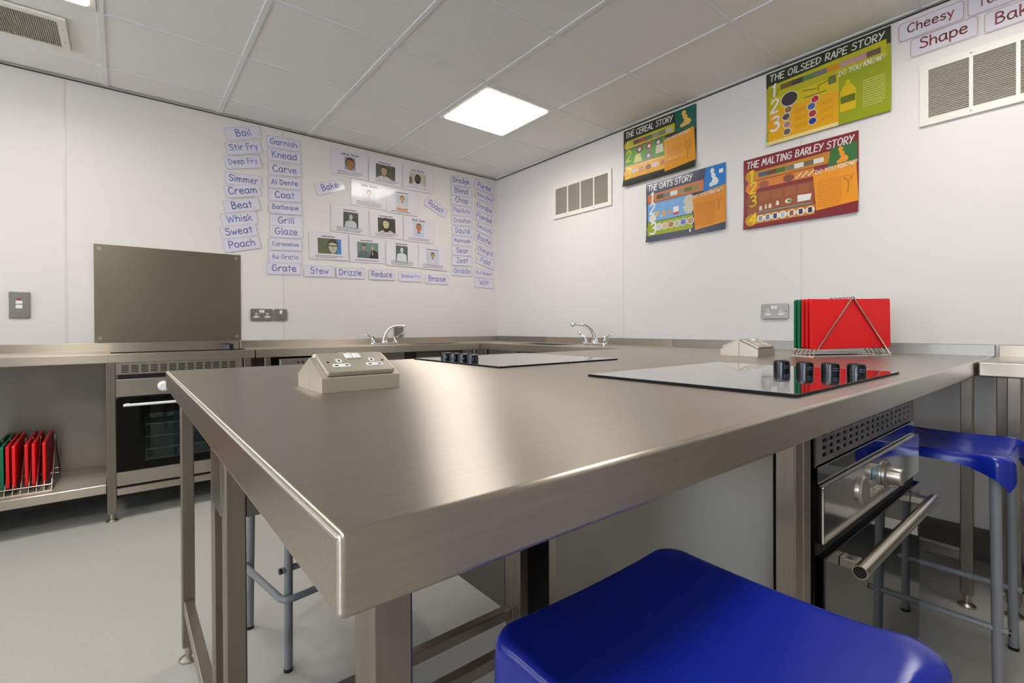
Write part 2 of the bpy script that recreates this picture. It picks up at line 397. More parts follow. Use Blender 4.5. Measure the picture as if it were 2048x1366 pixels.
# ---------------------------------------------------------------- ceiling lights
def make_lamp():
    t = thing('ceiling_light', '', 'light', (0, 0, CZ), 0, 'recessed ceiling light panels')
    b = MB().m(wht_fr); b.box(-0.286, -0.286, -0.003, 0.286, 0.286, 0.004, 0.002, 1)
    for x in (-0.16, 0.16):
        for y in (-0.273, 0.273): b.m(trim_m).cyl((x, y, -0.0045), (x, y, -0.002), 0.005, n=10); b.cyl((y, x, -0.0045), (y, x, -0.002), 0.005, n=10)
    b.build('frame', t)
    b = MB().m(diff_m); b.prism(rrect(0.515, 0.515, 0.018), 'z', -0.008, -0.002); b.build('diffuser', t)
    l = area('panel_beam', (0, 0, -0.0095), (0, 0, 0), 0.50, 0.50, LAMP_W, (1.0, 0.955, 0.89)); l.data.spread = math.radians(164); l.parent = t
    return t
L0 = make_lamp()
LAMPS = [(2.032, 2.66, 'square glowing ceiling panel above the corner of the word wall'),
         (-0.368, 2.66, 'square ceiling light beside the ceiling vent, cut by the top edge'),
         (2.032, 0.26, 'square ceiling light nearer than the two in view, over the right wall'),
         (-0.368, 0.26, 'square ceiling light straight above the viewer'),
         (-2.768, 2.66, 'square ceiling light far left by the back wall'),
         (-2.768, 0.26, 'square ceiling light by the window')]
for i, (x, y, lab) in enumerate(LAMPS):
    o = L0 if i == 0 else copy_tree(L0)
    o.location = (x, y, CZ); o['label'] = lab

# ---------------------------------------------------------------- vents
def make_vent(w, h, bays, label, name, group=None, pitch=0.0078):
    t = thing(name, label, 'vent', group=group)
    bd = 0.032
    b = MB().m(wht_fr)
    b.box(-w/2, h/2-bd, 0, w/2, h/2, 0.012, 0.0, 1); b.box(-w/2, -h/2, 0, w/2, -h/2+bd, 0.012, 0.0, 1)
    b.box(-w/2, -h/2+bd, 0, -w/2+bd, h/2-bd, 0.0119, 0.0, 1); b.box(w/2-bd, -h/2+bd, 0, w/2, h/2-bd, 0.0119, 0.0, 1)
    iw = w-2*bd
    for i in range(1, bays):
        x = -iw/2+iw*i/bays; b.box(x-0.0065, -h/2+bd, 0.001, x+0.0065, h/2-bd, 0.0115)
    for x in (-iw/4, iw/4):
        for y in (-h/2+bd/2, h/2-bd/2): b.m(trim_m).cyl((x, y, 0.011), (x, y, 0.0135), 0.004, n=8)
    b.build('frame', t)
    b = MB().m(vent_in); n = int((h-2*bd)/pitch)
    for i in range(n):
        y = -h/2+bd+(i+0.5)*(h-2*bd)/n
        b.prism([(y-0.0020, 0.009), (y-0.0028, 0.0076), (y+0.0022, 0.002), (y+0.0030, 0.0034)], 'x', -iw/2, iw/2)
    b.build('louvre_blades', t, smooth=0)
    b = MB().m(vent_in); b.box(-iw/2-0.004, -h/2+bd-0.004, -0.001, iw/2+0.004, h/2-bd+0.004, 0.0012); b.build('backing', t)
    return t
v1 = make_vent(0.637, 0.285, 4, 'white four-bay louvred wall vent beside the cereal poster', 'wall_vent', 'louvred wall vents')
v2 = copy_tree(v1); v2['label'] = 'white louvred wall vent under the red bordered word cards, cut by the right edge'
on_right(v1, 2.697, 2.107, 0, 0.001); on_right(v2, 0.5575-0.3185, 2.104, 0, 0.001)
cv = make_vent(0.335, 0.335, 1, 'square cream ceiling vent with fine louvres beside the cut-off ceiling light', 'ceiling_vent')
cv.matrix_world = Matrix.Translation((-0.368, 3.275, CZ-0.0005)) @ Matrix.Rotation(PI, 4, 'X') @ Matrix.Rotation(PI/2, 4, 'Z')

# ================================================================ worktops
def slab(b, x0, y0, x1, y1, z0=0.848, z1=TOP, bev=0.008, seg=3): b.box(x0, y0, z0, x1, y1, z1, bev, seg)
def leg(root, x, y, w=0.034, z1=0.85, name='leg', foot=True, wy=None):
    wy = wy or w
    b = MB().m(steel_z); b.box(x, y, 0.045 if foot else 0.0, x+w, y+wy, z1, 0.003, 1)
    o = part(b, name, root)
    if foot:
        cx, cy = x+w/2, y+wy/2
        f = MB().m(steel_f); f.cyl((cx, cy, 0.012), (cx, cy, 0.046), 0.010, n=12); f.lathe([(0.026, 0), (0.026, 0.006), (0.016, 0.014), (0.008, 0.016)], (cx, cy, 0))
        f.build('foot', o)
    return o
def bar(root, x0, y0, z0, x1, y1, z1, name='rail', m=None, bev=0.002):
    b = MB().m(m or steel_x); b.box(x0, y0, z0, x1, y1, z1, bev, 1); return part(b, name, root)

# ---- the peninsula in front of the viewer
IX0, IY0, IY1 = 0.106, 0.3045, 1.8485
t = thing('peninsula_table', 'large stainless steel peninsula worktop on square legs reaching out from the right wall', 'table', (0.106, 0.3045, 0))
b = MB().m(steel_x); slab(b, IX0, IY0, RX-0.001, IY1, 0.843, TOP, 0.0055, 3)
part(b, 'worktop', t)
b = MB().m(steel_k); b.box(RX-0.02, IY0, TOP-0.002, RX, IY1, 0.948, 0.002, 1); part(b, 'upstand', t)
LEGX = 0.138
for x, y in ((LEGX, 0.33), (LEGX, 0.966), (LEGX, 1.106), (LEGX, 1.776), (0.898, 0.335), (0.934, 0.335), (0.898, 0.915), (0.898, 1.07), (0.898, 1.104), (2.40, 0.308), (2.40, 1.776)):
    leg(t, x, y)
bar(t, LEGX+0.004, 1.14, 0.155, LEGX+0.03, 1.776, 0.192); bar(t, LEGX+0.004, 0.364, 0.155, LEGX+0.03, 0.966, 0.192)
bar(t, LEGX+0.034, 0.968, 0.165, 0.898, 0.998, 0.195); bar(t, LEGX+0.034, 1.108, 0.165, 0.898, 1.138, 0.195)
bar(t, 2.402, 0.342, 0.168, 2.432, 1.776, 0.205)
bar(t, 1.72, 1.0, 0.168, 2.40, 1.03, 0.205)
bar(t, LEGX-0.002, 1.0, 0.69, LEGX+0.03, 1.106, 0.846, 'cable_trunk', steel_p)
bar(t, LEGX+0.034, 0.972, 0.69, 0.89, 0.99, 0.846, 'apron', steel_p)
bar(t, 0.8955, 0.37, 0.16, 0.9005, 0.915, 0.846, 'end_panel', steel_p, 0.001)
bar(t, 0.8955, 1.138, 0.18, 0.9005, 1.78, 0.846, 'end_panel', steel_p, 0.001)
bar(t, 0.93, 1.09, 0.16, 1.72, 1.10, 0.846, 'back_panel', dark_in, 0.001)  # added dark sheet that closes the cavity and stands in for its shade

# ---- run along the back wall
def slab_hole(b, x0, y0, x1, y1, hx0, hy0, hx1, hy1):
    z0, z1 = 0.850, TOP
    xs, ys = (x0, hx0, hx1, x1), (y0, hy0, hy1, y1)
    V = {(i, j, k): b.bm.verts.new((xs[i], ys[j], (z0, z1)[k])) for i in range(4) for j in range(4) for k in range(2)}
    for i in range(3):
        for j in range(3):
            if i == 1 and j == 1: continue
            b._f([V[i, j, 1], V[i+1, j, 1], V[i+1, j+1, 1], V[i, j+1, 1]]); b._f([V[i, j, 0], V[i, j+1, 0], V[i+1, j+1, 0], V[i+1, j, 0]])
    for i in range(3):
        for j in (0, 3): b._f([V[i, j, 0], V[i+1, j, 0], V[i+1, j, 1], V[i, j, 1]])
        for j in (0, 3): b._f([V[j, i, 0], V[j, i+1, 0], V[j, i+1, 1], V[j, i, 1]])
    for (i, j, i2, j2) in ((1, 1, 2, 1), (2, 1, 2, 2), (2, 2, 1, 2), (1, 2, 1, 1)):
        b._f([V[i, j, 0], V[i2, j2, 0], V[i2, j2, 1], V[i, j, 1]])
WF = 3.32
def sink(name, label, x0, y0, x1, y1):
    t = thing(name, label, 'sink', ((x0+x1)/2, (y0+y1)/2, 0.85), 0, 'inset steel sinks')
    b = MB().m(steel_f); w = 0.004
    b.box(x0-0.02, y0-0.02, TOP, x1+0.02, y0, TOP+0.002); b.box(x0-0.02, y1, TOP, x1+0.02, y1+0.02, TOP+0.002)
    b.box(x0-0.02, y0, TOP, x0, y1, TOP+0.002); b.box(x1, y0, TOP, x1+0.02, y1, TOP+0.002); part(b, 'rim', t)
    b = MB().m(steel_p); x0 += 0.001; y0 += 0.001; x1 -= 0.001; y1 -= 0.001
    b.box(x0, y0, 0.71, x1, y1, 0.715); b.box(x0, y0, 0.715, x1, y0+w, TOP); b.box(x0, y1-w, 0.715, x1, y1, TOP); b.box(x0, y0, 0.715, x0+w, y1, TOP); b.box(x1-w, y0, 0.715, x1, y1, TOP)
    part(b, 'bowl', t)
    b = MB().m(chrome); b.lathe([(0.035, 0), (0.035, 0.004), (0.02, 0.005)], ((x0+x1)/2, (y0+y1)/2, 0.715)); part(b, 'drain', t)
t = thing('wall_worktop', 'long steel wall bench with hob and left oven, holding the low board rack shelf', 'worktop', (-0.6, WF, 0), 0, 'steel benches along the walls')
b = MB().m(steel_x); slab(b, -2.6, WF, 0.644, BY-0.001, 0.85, TOP, 0.006, 2); part(b, 'worktop', t)
b = MB().m(steel_x); b.box(-2.6, BY-0.02, TOP-0.002, 0.644, BY, 0.948, 0.002, 1); part(b, 'upstand', t)
for x, y in ((-0.068, WF), (-0.068, 3.76), (-1.3, WF), (-1.3, 3.76), (-2.58, WF), (-2.58, 3.76), (0.585, WF), (0.585, 3.76)): leg(t, x, y, 0.039)
b = MB().m(steel_x); b.box(-2.55, WF+0.003, 0.158, -0.07, 3.79, 0.206, 0.003, 1); part(b, 'shelf', t)
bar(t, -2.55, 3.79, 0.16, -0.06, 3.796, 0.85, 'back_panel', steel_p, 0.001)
bar(t, -0.029, WF+0.012, 0.135, 0.585, WF+0.045, 0.172)
t = thing('wall_worktop', 'steel corner bench with sink and dishwasher, below the chef cards', 'worktop', (1.5, WF, 0), 0, 'steel benches along the walls')
b = MB().m(steel_x); slab_hole(b, 0.650, WF, RX-0.001, BY-0.001, 1.80, 3.40, 2.24, 3.60); part(b, 'worktop', t)
b = MB().m(steel_x); b.box(0.650, BY-0.02, TOP-0.002, RX-0.021, BY, 0.948, 0.002, 1); part(b, 'upstand', t)
for x, y in ((0.70, WF), (0.70, 3.76), (1.44, WF), (1.44, 3.76), (2.38, 3.76), (2.30, WF)): leg(t, x, y, 0.036)
sink('kitchen_sink', 'steel sink bowl set in the corner bench under the chef cards', 1.80, 3.40, 2.24, 3.60)
RF = 2.36
t = thing('wall_worktop', 'steel bench with tap between the far corner and the peninsula, by the right wall', 'worktop', (RF, 2.6, 0), 0, 'steel benches along the walls')
b = MB().m(steel_x); slab_hole(b, RF, IY1+0.003, RX-0.001, WF-0.004, 2.45, 2.50, 2.68, 2.95); part(b, 'worktop', t)
b = MB().m(steel_x); b.box(RX-0.02, IY1+0.003, TOP-0.002, RX, 3.10, 0.948, 0.002, 1); part(b, 'upstand', t)
b = MB().m(steel_k); b.box(RX-0.0205, 3.103, TOP-0.002, RX, BY-0.0005, 0.949, 0.002, 1); part(b, 'corner_upstand', t)
for x, y in ((RF+0.01, 3.25), (RF+0.01, 2.0), (2.88, 2.0)): leg(t, x, y, 0.036)
sink('kitchen_sink', 'steel sink bowl set in the bench beside the right wall tap', 2.45, 2.50, 2.68, 2.95)
t = thing('wall_worktop', 'steel bench running out of the right edge, past the blue stool', 'worktop', (2.43, 0.0, 0), 0, 'steel benches along the walls')
b = MB().m(steel_x); slab(b, 2.43, -1.9, RX-0.001, 0.298, 0.845, TOP, 0.006, 2); part(b, 'worktop', t)
b = MB().m(steel_x); b.box(RX-0.02, -1.9, TOP-0.002, RX, 0.294, 0.948, 0.002, 1); part(b, 'upstand', t)
for x, y in ((2.44, 0.19), (2.89, 0.19), (2.44, -0.9), (2.89, -0.9)): leg(t, x, y, 0.036)
leg(t, 2.62, 0.235, 0.036)
b = MB().m(steel_x); b.box(2.445, -1.85, 0.20, 2.92, 0.18, 0.245, 0.003, 1); part(b, 'shelf', t)
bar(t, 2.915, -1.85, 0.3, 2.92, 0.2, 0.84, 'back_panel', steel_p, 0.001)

# ---------------------------------------------------------------- splashback
t = thing('splashback', 'brown-grey brushed steel splashback screwed to the wall above the far left hob', 'splashback', (0.26, BY, 0.95))
b = MB().m(steel_s); b.box(-0.131, BY-0.008, 0.951, 0.655, BY-0.004, 1.549, 0.0015, 1)
o = part(b, 'plate', t)
for x in (-0.105, 0.629):
    for z in (0.978, 1.523):
        s = MB().m(steel_f); s.lathe([(0.011, -0.0115), (0.011, -0.0085), (0.009, -0.008)], (x, BY, z), 14, 'y'); s.lathe([(0.0035, -0.0122), (0.0035, -0.0115)], (x, BY, z), 8, 'y'); s.build('screw', o)

# ---------------------------------------------------------------- wall sockets and switches
def socket_face(b, dx, z0):     # one 13 A outlet in white plastic, x,y on the plate
    b.m(wht_pl); b.prism(rrect(0.012, 0.016, 0.003, 4, dx, 0.004), 'z', z0, z0+0.0012)
    b.prism(rrect(0.037, 0.013, 0.003, 4, dx, -0.016), 'z', z0, z0+0.0012)
    b.m(black_pl); b.box(dx-0.002, 0.0005, z0+0.0011, dx+0.002, 0.0075, z0+0.0016)
    for q in (-0.011, 0.011): b.box(dx+q-0.0035, -0.018, z0+0.0011, dx+q+0.0035, -0.0145, z0+0.0016)
def double_socket(label, z0=0.0, group='double wall sockets', name='wall_socket'):
    t = thing(name, label, 'socket', group=group)
    b = MB().m(steel_k); b.prism(rrect(0.146, 0.086, 0.008), 'z', 0.0, 0.010, 0.003)
    b.m(black_pl)
    for x in (-0.062, 0.062): b.cyl((x, 0.0, 0.0095), (x, 0.0, 0.0108), 0.003, n=8)
    b.build('plate', t)
    for dx in (-0.036, 0.036):
        b = MB(); socket_face(b, dx, 0.0095); b.build('outlet', t)
    b = MB().m(wht_pl); b.box(-0.017, 0.013, 0.009, -0.0008, 0.034, 0.0135, 0.0015, 1); b.box(0.0008, 0.013, 0.009, 0.017, 0.034, 0.0135, 0.0015, 1); b.build('switch', t)
    return t
s1 = double_socket('steel double socket with white inserts, right of the splashback'); on_back(s1, 0.789, 1.132)
s2 = copy_tree(s1); s2['label'] = 'steel double socket with white inserts, left of the chopping board rack'; on_right(s2, 1.2015, 1.117)
t = thing('fused_switch', 'small square steel switch plate beside the double socket under the word cards', 'switch')
b = MB().m(steel_k); b.prism(rrect(0.086, 0.086, 0.008), 'z', 0.0, 0.010, 0.003); b.m(black_pl).cyl((0, -0.03, 0.0095), (0, -0.03, 0.0108), 0.003, n=8); b.build('plate', t)
b = MB().m(wht_pl); b.box(-0.009, 0.006, 0.009, 0.009, 0.034, 0.0135, 0.0015, 1); b.build('switch', t); on_back(t, 0.917, 1.133)
t = thing('cooker_switch', 'tall steel cooker switch plate with white rocker, far left of the wall', 'switch')
b = MB().m(steel_k); b.prism(rrect(0.086, 0.146, 0.006), 'z', 0.0, 0.010, 0.003); b.m(steel_z)
b.cyl((0, 0.058, 0.0095), (0, 0.058, 0.012), 0.006, n=12); b.cyl((0, -0.058, 0.0095), (0, -0.058, 0.012), 0.005, n=12); b.build('plate', t)
b = MB().m(wht_pl); b.box(-0.014, 0.004, 0.009, 0.014, 0.024, 0.0135, 0.002, 1); b.box(-0.014, -0.022, 0.009, 0.014, 0.0, 0.0135, 0.002, 1); b.build('rocker', t)
b = MB().m(red_led); b.box(-0.009, 0.027, 0.009, 0.009, 0.034, 0.0125, 0.001, 1); o = b.build('indicator', t); o['label'] = 'small red indicator'
on_back(t, -0.45, 1.171)
t = thing('blank_plate', 'small plain steel plate on the wall behind the back tap', 'plate')
b = MB().m(steel_k); b.prism(rrect(0.086, 0.086, 0.006), 'z', 0.0, 0.009, 0.003); b.build('plate', t); on_back(t, 1.862, 0.998)

# ---------------------------------------------------------------- socket boxes on the peninsula
def socket_box(label):
    t = thing('bench_socket_box', label, 'socket', group='gabled socket boxes on the worktop')
    # local: x along the box, y across, ridge along x at y=0
    W, D, H0, H1 = 0.168, 0.083, 0.031, 0.069
    b = MB().m(nickel); b.prism([(-D, 0), (-0.0006, 0), (-0.0006, H1), (-D, H0)], 'x', -W/2, W/2, 0.0012); b.build('front_housing', t)
    b = MB().m(nickel); b.prism([(0.0006, 0), (D, 0), (D, H0), (0.0006, H1)], 'x', -W/2, W/2, 0.0012); b.build('rear_housing', t)
    sl = math.atan2(H1-H0, D)
    for sgn in (1, -1):
        b = MB().m(nickel); b.prism(rrect(0.147, 0.084, 0.006), 'z', 0.0, 0.011, 0.0035)
        b.m(black_pl)
        for x in (-0.060, 0.060): b.cyl((x, 0.0, 0.0105), (x, 0.0, 0.0117), 0.003, n=8)
        o = b.build('faceplate', t)
        tx = Matrix.Translation((0, -sgn*D/2, (H0+H1)/2)) @ Matrix.Rotation(0 if sgn > 0 else PI, 4, 'Z') @ Matrix.Rotation(sl, 4, 'X')
        o.matrix_local = tx
        for dx in (-0.036, 0.036):
            b = MB(); socket_face(b, dx, 0.0105); b.build('outlet', o)
        b = MB().m(wht_pl); b.box(-0.017, 0.012, 0.010, -0.0006, 0.034, 0.0140, 0.0015, 1); b.box(0.0006, 0.012, 0.010, 0.017, 0.034, 0.0140, 0.0015, 1); b.build('switch', o)
        q = Sheet(); q.th = 0.0106; q.text('DMP2-LS', 0.0, -0.0345, 0.0042, (120, 108, 84), 1, 0.15, center=True); q.build('lettering', o, smooth=0)
    return t
k1 = socket_box('gabled metal socket box near the free end of the peninsula'); k1.location = (0.394, 1.062, TOP)
k2 = copy_tree(k1); k2['label'] = 'gabled metal socket box further along, left of the chopping board rack'; k2.location = (2.205, 1.020, TOP)

# ---------------------------------------------------------------- hobs
def knob(x, y, z, parent, rz=0.0, r=0.021, h=0.030):
    b = MB().m(black_pl); b.lathe([(r, 0), (r, h*0.7), (r*0.93, h*0.93), (r*0.75, h)], (0, 0, 0), 24)
    b.box(-r*0.98, -0.006, h*0.5, r*0.98, 0.006, h*1.02, 0.002, 1)
    o = b.build('knob', parent, (x, y, z)); o.rotation_euler = (0, 0, rz)
    q = MB().m(mark_bl)
    a = math.radians(232)
    for dz in (0.010, 0.0155):
        for da in (-0.22, 0, 0.22):
            c = Vector(((r+0.0001)*math.cos(a+da), (r+0.0001)*math.sin(a+da), dz)); q.cyl(c, c+Vector((0.0004*math.cos(a+da), 0.0004*math.sin(a+da), 0)), 0.0014, n=6)
    q.build('marking', o)
    return o
def hob(label, x0, y0, x1, y1, knobs, group='black glass hobs on the peninsula'):
    t = thing('glass_hob', label, 'hob', ((x0+x1)/2, (y0+y1)/2, TOP), 0, group)
    b = MB().m(hob_edge); b.box(x0, y0, TOP, x1, y1, TOP+0.0052); b.m(hob_gl); b.box(x0+0.0012, y0+0.0012, TOP+0.0052, x1-0.0012, y1-0.0012, TOP+0.006); g_ = part(b, 'glass_top', t)
    ox, oy = (x0+x1)/2, (y0+y1)/2
    for x, y in knobs: knob(x-ox, y-oy, 0.006, t)
    return t
hob('wide black glass hob with four knobs at the front of the peninsula', 0.968, 0.356, 1.645, 0.866, [(1.448, 0.575), (1.442, 0.514), (1.445, 0.455), (1.460, 0.402)])
hob('black glass hob with four knobs at the back of the peninsula', 0.945, 1.222, 1.54, 1.80, [(0.985, 1.612), (0.985, 1.552), (0.985, 1.492), (0.985, 1.432)])
hob('low black hob set in the wall bench under the splashback', -0.05, WF+0.06, 0.60, 3.78, [(0.53, WF+0.14), (0.53, WF+0.20), (0.53, WF+0.26), (0.53, WF+0.32)], 'black hob on the wall bench')

# ---------------------------------------------------------------- ovens
t = thing('built_in_oven', 'steel fronted oven under the peninsula with long tube handle and mirror-black door', 'oven', (1.35, 0.34, 0.17))
X0, X1, Yf = 1.002, 1.708, 0.338
b = MB().m(dark_in); b.box(X0+0.01, Yf+0.02, 0.17, X1-0.01, 0.90, 0.843)
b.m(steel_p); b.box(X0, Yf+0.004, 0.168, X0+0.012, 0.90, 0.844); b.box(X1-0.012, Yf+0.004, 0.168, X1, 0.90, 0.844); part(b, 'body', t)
b = MB().m(steel_k); z0, z1 = 0.772, 0.845
cols, rows = 17, 4
gx0, gx1 = X0+0.03, X1-0.03
px = (gx1-gx0)/cols; pz = 0.0135; zz = z0+0.011
b.box(X0, Yf, z0, gx0, Yf+0.004, z1); b.box(gx1, Yf, z0, X1, Yf+0.004, z1); b.box(gx0, Yf, z0, gx1, Yf+0.004, zz); b.box(gx0, Yf, zz+rows*pz, gx1, Yf+0.004, z1)
for r in range(rows):
    za = zz+r*pz
    b.box(gx0, Yf, za+0.0075, gx1, Yf+0.004, za+pz)
    for c in range(cols): b.box(gx0+c*px+px*0.72, Yf, za, gx0+(c+1)*px, Yf+0.004, za+0.0075)
part(b, 'vent_grille', t)
b = MB().m(black_gl); b.box(X0, Yf-0.002, 0.736, X1, Yf+0.006, 0.768, 0.001, 1); part(b, 'trim_strip', t)
b = MB().m(steel_m); b.box(X0, Yf-0.012, 0.628, X1, Yf+0.006, 0.735, 0.003, 2); cp = part(b, 'control_panel', t)
b = MB().m(steel_f); b.lathe([(0.030, -0.0120), (0.030, -0.0155), (0.028, -0.017), (0.027, -0.0195), (0.024, -0.021)], (1.215, Yf, 0.685), 30, 'y'); b.build('dial', cp)
b = MB().m(steel_f); b.lathe([(0.031, -0.0125), (0.031, -0.018), (0.021, -0.020), (0.020, -0.042), (0.017, -0.046)], (1.385, Yf, 0.685), 30, 'y'); b.build('dial', cp)
for i in range(6):
    b = MB().m(steel_f); b.lathe([(0.0045, -0.0122), (0.0045, -0.018), (0.003, -0.0195)], (1.262+i*0.0165, Yf, 0.664), 12, 'y'); b.build('button', cp)
b = MB().m(teal_lcd); b.box(1.285, Yf-0.0132, 0.692, 1.335, Yf-0.0118, 0.716, 0.0004, 1); b.build('display', cp)
b = MB().m(black_gl); b.box(X0+0.002, Yf-0.014, 0.175, X1-0.002, Yf+0.008, 0.604, 0.003, 2); dr = part(b, 'door', t)
b = MB().m(dark_in); b.box(X0+0.004, Yf, 0.604, X1-0.004, Yf+0.006, 0.628); part(b, 'door_gap', t)
HY, HZ = 0.285, 0.578
b = MB().m(handle_m); b.cyl((1.055, HY, HZ), (1.655, HY, HZ), 0.0125, n=28, caps=False); b.cyl((1.055, HY, HZ), (1.655, HY, HZ), 0.0108, n=28, caps=False)
for xa, q in ((1.055, 1), (1.655, -1)):     # open tube ends
    n = 28
    for i in range(n):
        a0, a1 = 2*PI*i/n, 2*PI*(i+1)/n
        b.poly([(xa, HY+0.0125*math.cos(a0), HZ+0.0125*math.sin(a0)), (xa, HY+0.0125*math.cos(a1), HZ+0.0125*math.sin(a1)), (xa, HY+0.0108*math.cos(a1), HZ+0.0108*math.sin(a1)), (xa, HY+0.0108*math.cos(a0), HZ+0.0108*math.sin(a0))])
b.m(dark_in); b.cyl((1.062, HY, HZ), (1.648, HY, HZ), 0.0107, n=20)
b.m(handle_m)
for xa in (1.075, 1.605): b.box(xa, HY+0.006, HZ-0.009, xa+0.03, Yf-0.013, HZ+0.009, 0.002, 1)
b.build('handle', dr)
# oven in the wall bench
t = thing('built_in_oven', 'steel and black glass oven in the wall bench, partly behind the peninsula corner', 'oven', (0.27, WF, 0.17))
X0, X1, Yf = -0.030, 0.575, WF+0.008
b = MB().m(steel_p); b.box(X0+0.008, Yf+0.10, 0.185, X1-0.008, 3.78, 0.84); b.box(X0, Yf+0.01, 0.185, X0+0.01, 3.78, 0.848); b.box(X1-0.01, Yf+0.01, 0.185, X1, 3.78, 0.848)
b.m(dark_in); b.box(X0+0.01, Yf+0.012, 0.60, X1-0.01, Yf+0.10, 0.842); part(b, 'body', t)
b = MB().m(steel_f); z0, z1 = 0.786, 0.849
gx0, gx1 = X0+0.025, X1-0.025; cols, rows = 13, 5; px = (gx1-gx0)/cols; pz = 0.0088; zz = z0+0.010
b.box(X0, Yf, z0, gx0, Yf+0.004, z1); b.box(gx1, Yf, z0, X1, Yf+0.004, z1); b.box(gx0, Yf, z0, gx1, Yf+0.004, zz); b.box(gx0, Yf, zz+rows*pz, gx1, Yf+0.004, z1)
for r in range(rows):
    za = zz+r*pz; b.box(gx0, Yf, za+0.0045, gx1, Yf+0.004, za+pz)
for c in range(cols): b.box(gx0+c*px+px*0.74, Yf-0.0005, zz, gx0+(c+1)*px, Yf+0.004, zz+rows*pz)
part(b, 'vent_grille', t)
b = MB().m(steel_f); b.box(X0, Yf-0.006, 0.666, X1, Yf+0.008, 0.760, 0.002, 1); cp = part(b, 'control_panel', t)
for x in (0.180, 0.36, 0.45):
    b = MB().m(wht_pl); b.lathe([(0.029, -0.006), (0.029, -0.012), (0.026, -0.030), (0.018, -0.036)], (x, Yf, 0.712), 24, 'y'); b.build('dial', cp)
b = MB().m(oven_gl)
wx0, wx1, wz0, wz1 = 0.095, 0.46, 0.305, 0.565
b.box(X0+0.002, Yf-0.006, 0.265, wx0, Yf+0.010, 0.656); b.box(wx1, Yf-0.006, 0.265, X1-0.002, Yf+0.010, 0.656)
b.box(wx0, Yf-0.006, 0.265, wx1, Yf+0.010, wz0); b.box(wx0, Yf-0.006, wz1, wx1, Yf+0.010, 0.656); dr = part(b, 'door', t)
smoke = mat('smoked_glass', S(176, 196, 196), 0.0, trans=1.0)
b = MB().m(smoke); b.box(wx0, Yf-0.005, wz0, wx1, Yf-0.001, wz1); b.build('window_pane', dr)
b = MB().m(mat('oven_lining', S(78, 92, 90), 0.5)); b.box(wx0-0.01, Yf+0.095, wz0-0.01, wx1+0.01, Yf+0.099, wz1+0.01); part(b, 'lining', t)
for z in (0.36, 0.43, 0.50):
    b = MB().m(wire_m); b.box(wx0+0.002, Yf+0.02, z, wx1-0.002, Yf+0.024, z+0.004)
    for i in range(22): xx = wx0+0.008+i*(wx1-wx0-0.016)/21; b.box(xx-0.001, Yf+0.024, z, xx+0.001, Yf+0.094, z+0.002)
    part(b, 'wire_shelf', t)
b = MB().m(steel_f); b.box(X0, Yf-0.004, 0.186, X1, Yf+0.008, 0.262, 0.002, 1); b.m(black_pl).cyl((0.44, Yf-0.006, 0.222), (0.44, Yf, 0.222), 0.006, n=12); part(b, 'plinth', t)
b = MB().m(wht_pl); b.cyl((0.002, Yf-0.045, 0.624), (0.54, Yf-0.045, 0.624), 0.0075, n=16)
for x in (0.02, 0.52): b.box(x-0.008, Yf-0.044, 0.618, x+0.008, Yf-0.004, 0.630)
o = b.build('handle', dr); o['label'] = 'white bar handle'
# dishwasher
t = thing('dishwasher', 'grey fronted dishwasher under the corner bench behind the peninsula', 'dishwasher', (1.1, WF, 0.0))
b = MB().m(steel_p); b.box(0.79, WF+0.02, 0.06, 1.39, 3.78, 0.838, 0.003, 1)
b.m(black_pl); b.box(0.80, WF+0.04, 0.0, 1.38, 3.7, 0.06); part(b, 'body', t)
b = MB().m(steel_f); b.box(0.79, WF+0.004, 0.745, 1.39, WF+0.02, 0.836, 0.003, 1); o = part(b, 'control_panel', t)
q = MB().m(black_pl)
for x in (0.90, 0.93, 0.96, 1.0): q.cyl((x, WF+0.003, 0.81), (x, WF+0.006, 0.81), 0.006, n=10)
q.build('button', o)
b = MB().m(steel_f); b.box(0.79, WF+0.004, 0.10, 1.39, WF+0.02, 0.735, 0.003, 1); part(b, 'door', t)

# ---------------------------------------------------------------- taps
def tap(label):
    t = thing('mixer_tap', label, 'tap', group='chrome mixer taps')
    b = MB().m(chrome)
    b.prism(rrect(0.235, 0.05, 0.024), 'z', 0.0, 0.014, 0.004)
    b.lathe([(0.027, 0.012), (0.026, 0.025), (0.019, 0.042), (0.016, 0.05)], (0, 0, 0))
    b.build('body', t)
    b = MB().m(chrome)
    path = catmull([(0, 0, 0.045), (0, -0.012, 0.085), (0, -0.042, 0.125), (0, -0.095, 0.150), (0, -0.150, 0.155), (0, -0.172, 0.148)], 6)
    rr = [0.0145-0.0045*i/(len(path)-1) for i in range(len(path))]
    b.tube(path, rr, 14); b.cyl(path[-2], path[-1]+Vector((0, -0.006, -0.006)), 0.0125, n=14); o = b.build('spout', t)
    for sx in (-1, 1):
        b = MB().m(chrome); b.lathe([(0.022, 0.012), (0.017, 0.022), (0.0135, 0.028), (0.0165, 0.036), (0.0165, 0.058), (0.012, 0.064)], (sx*0.095, 0, 0))
        p = [(sx*0.098, 0, 0.050), (sx*0.125, 0, 0.066), (sx*0.150, -0.003, 0.084), (sx*0.166, -0.004, 0.090)]
        b.tube(catmull(p, 4), [0.0062]*8+[0.0075]*5, 10); b.build('lever', t)
    return t, o
t1, sp1 = tap('chrome two-lever mixer tap in front of the back wall'); t1.location = (1.656, 3.66, TOP); sp1.rotation_euler = (0, 0, math.radians(38))
t2 = copy_tree(t1); t2['label'] = 'chrome two-lever mixer tap by the right wall, spout turned left'; t2.location = (2.76, 2.40, TOP); t2.rotation_euler = (0, 0, math.radians(-90))
for ch in t2.children:
    if ch.name.startswith('spout'): ch.rotation_euler = (0, 0, math.radians(-34))

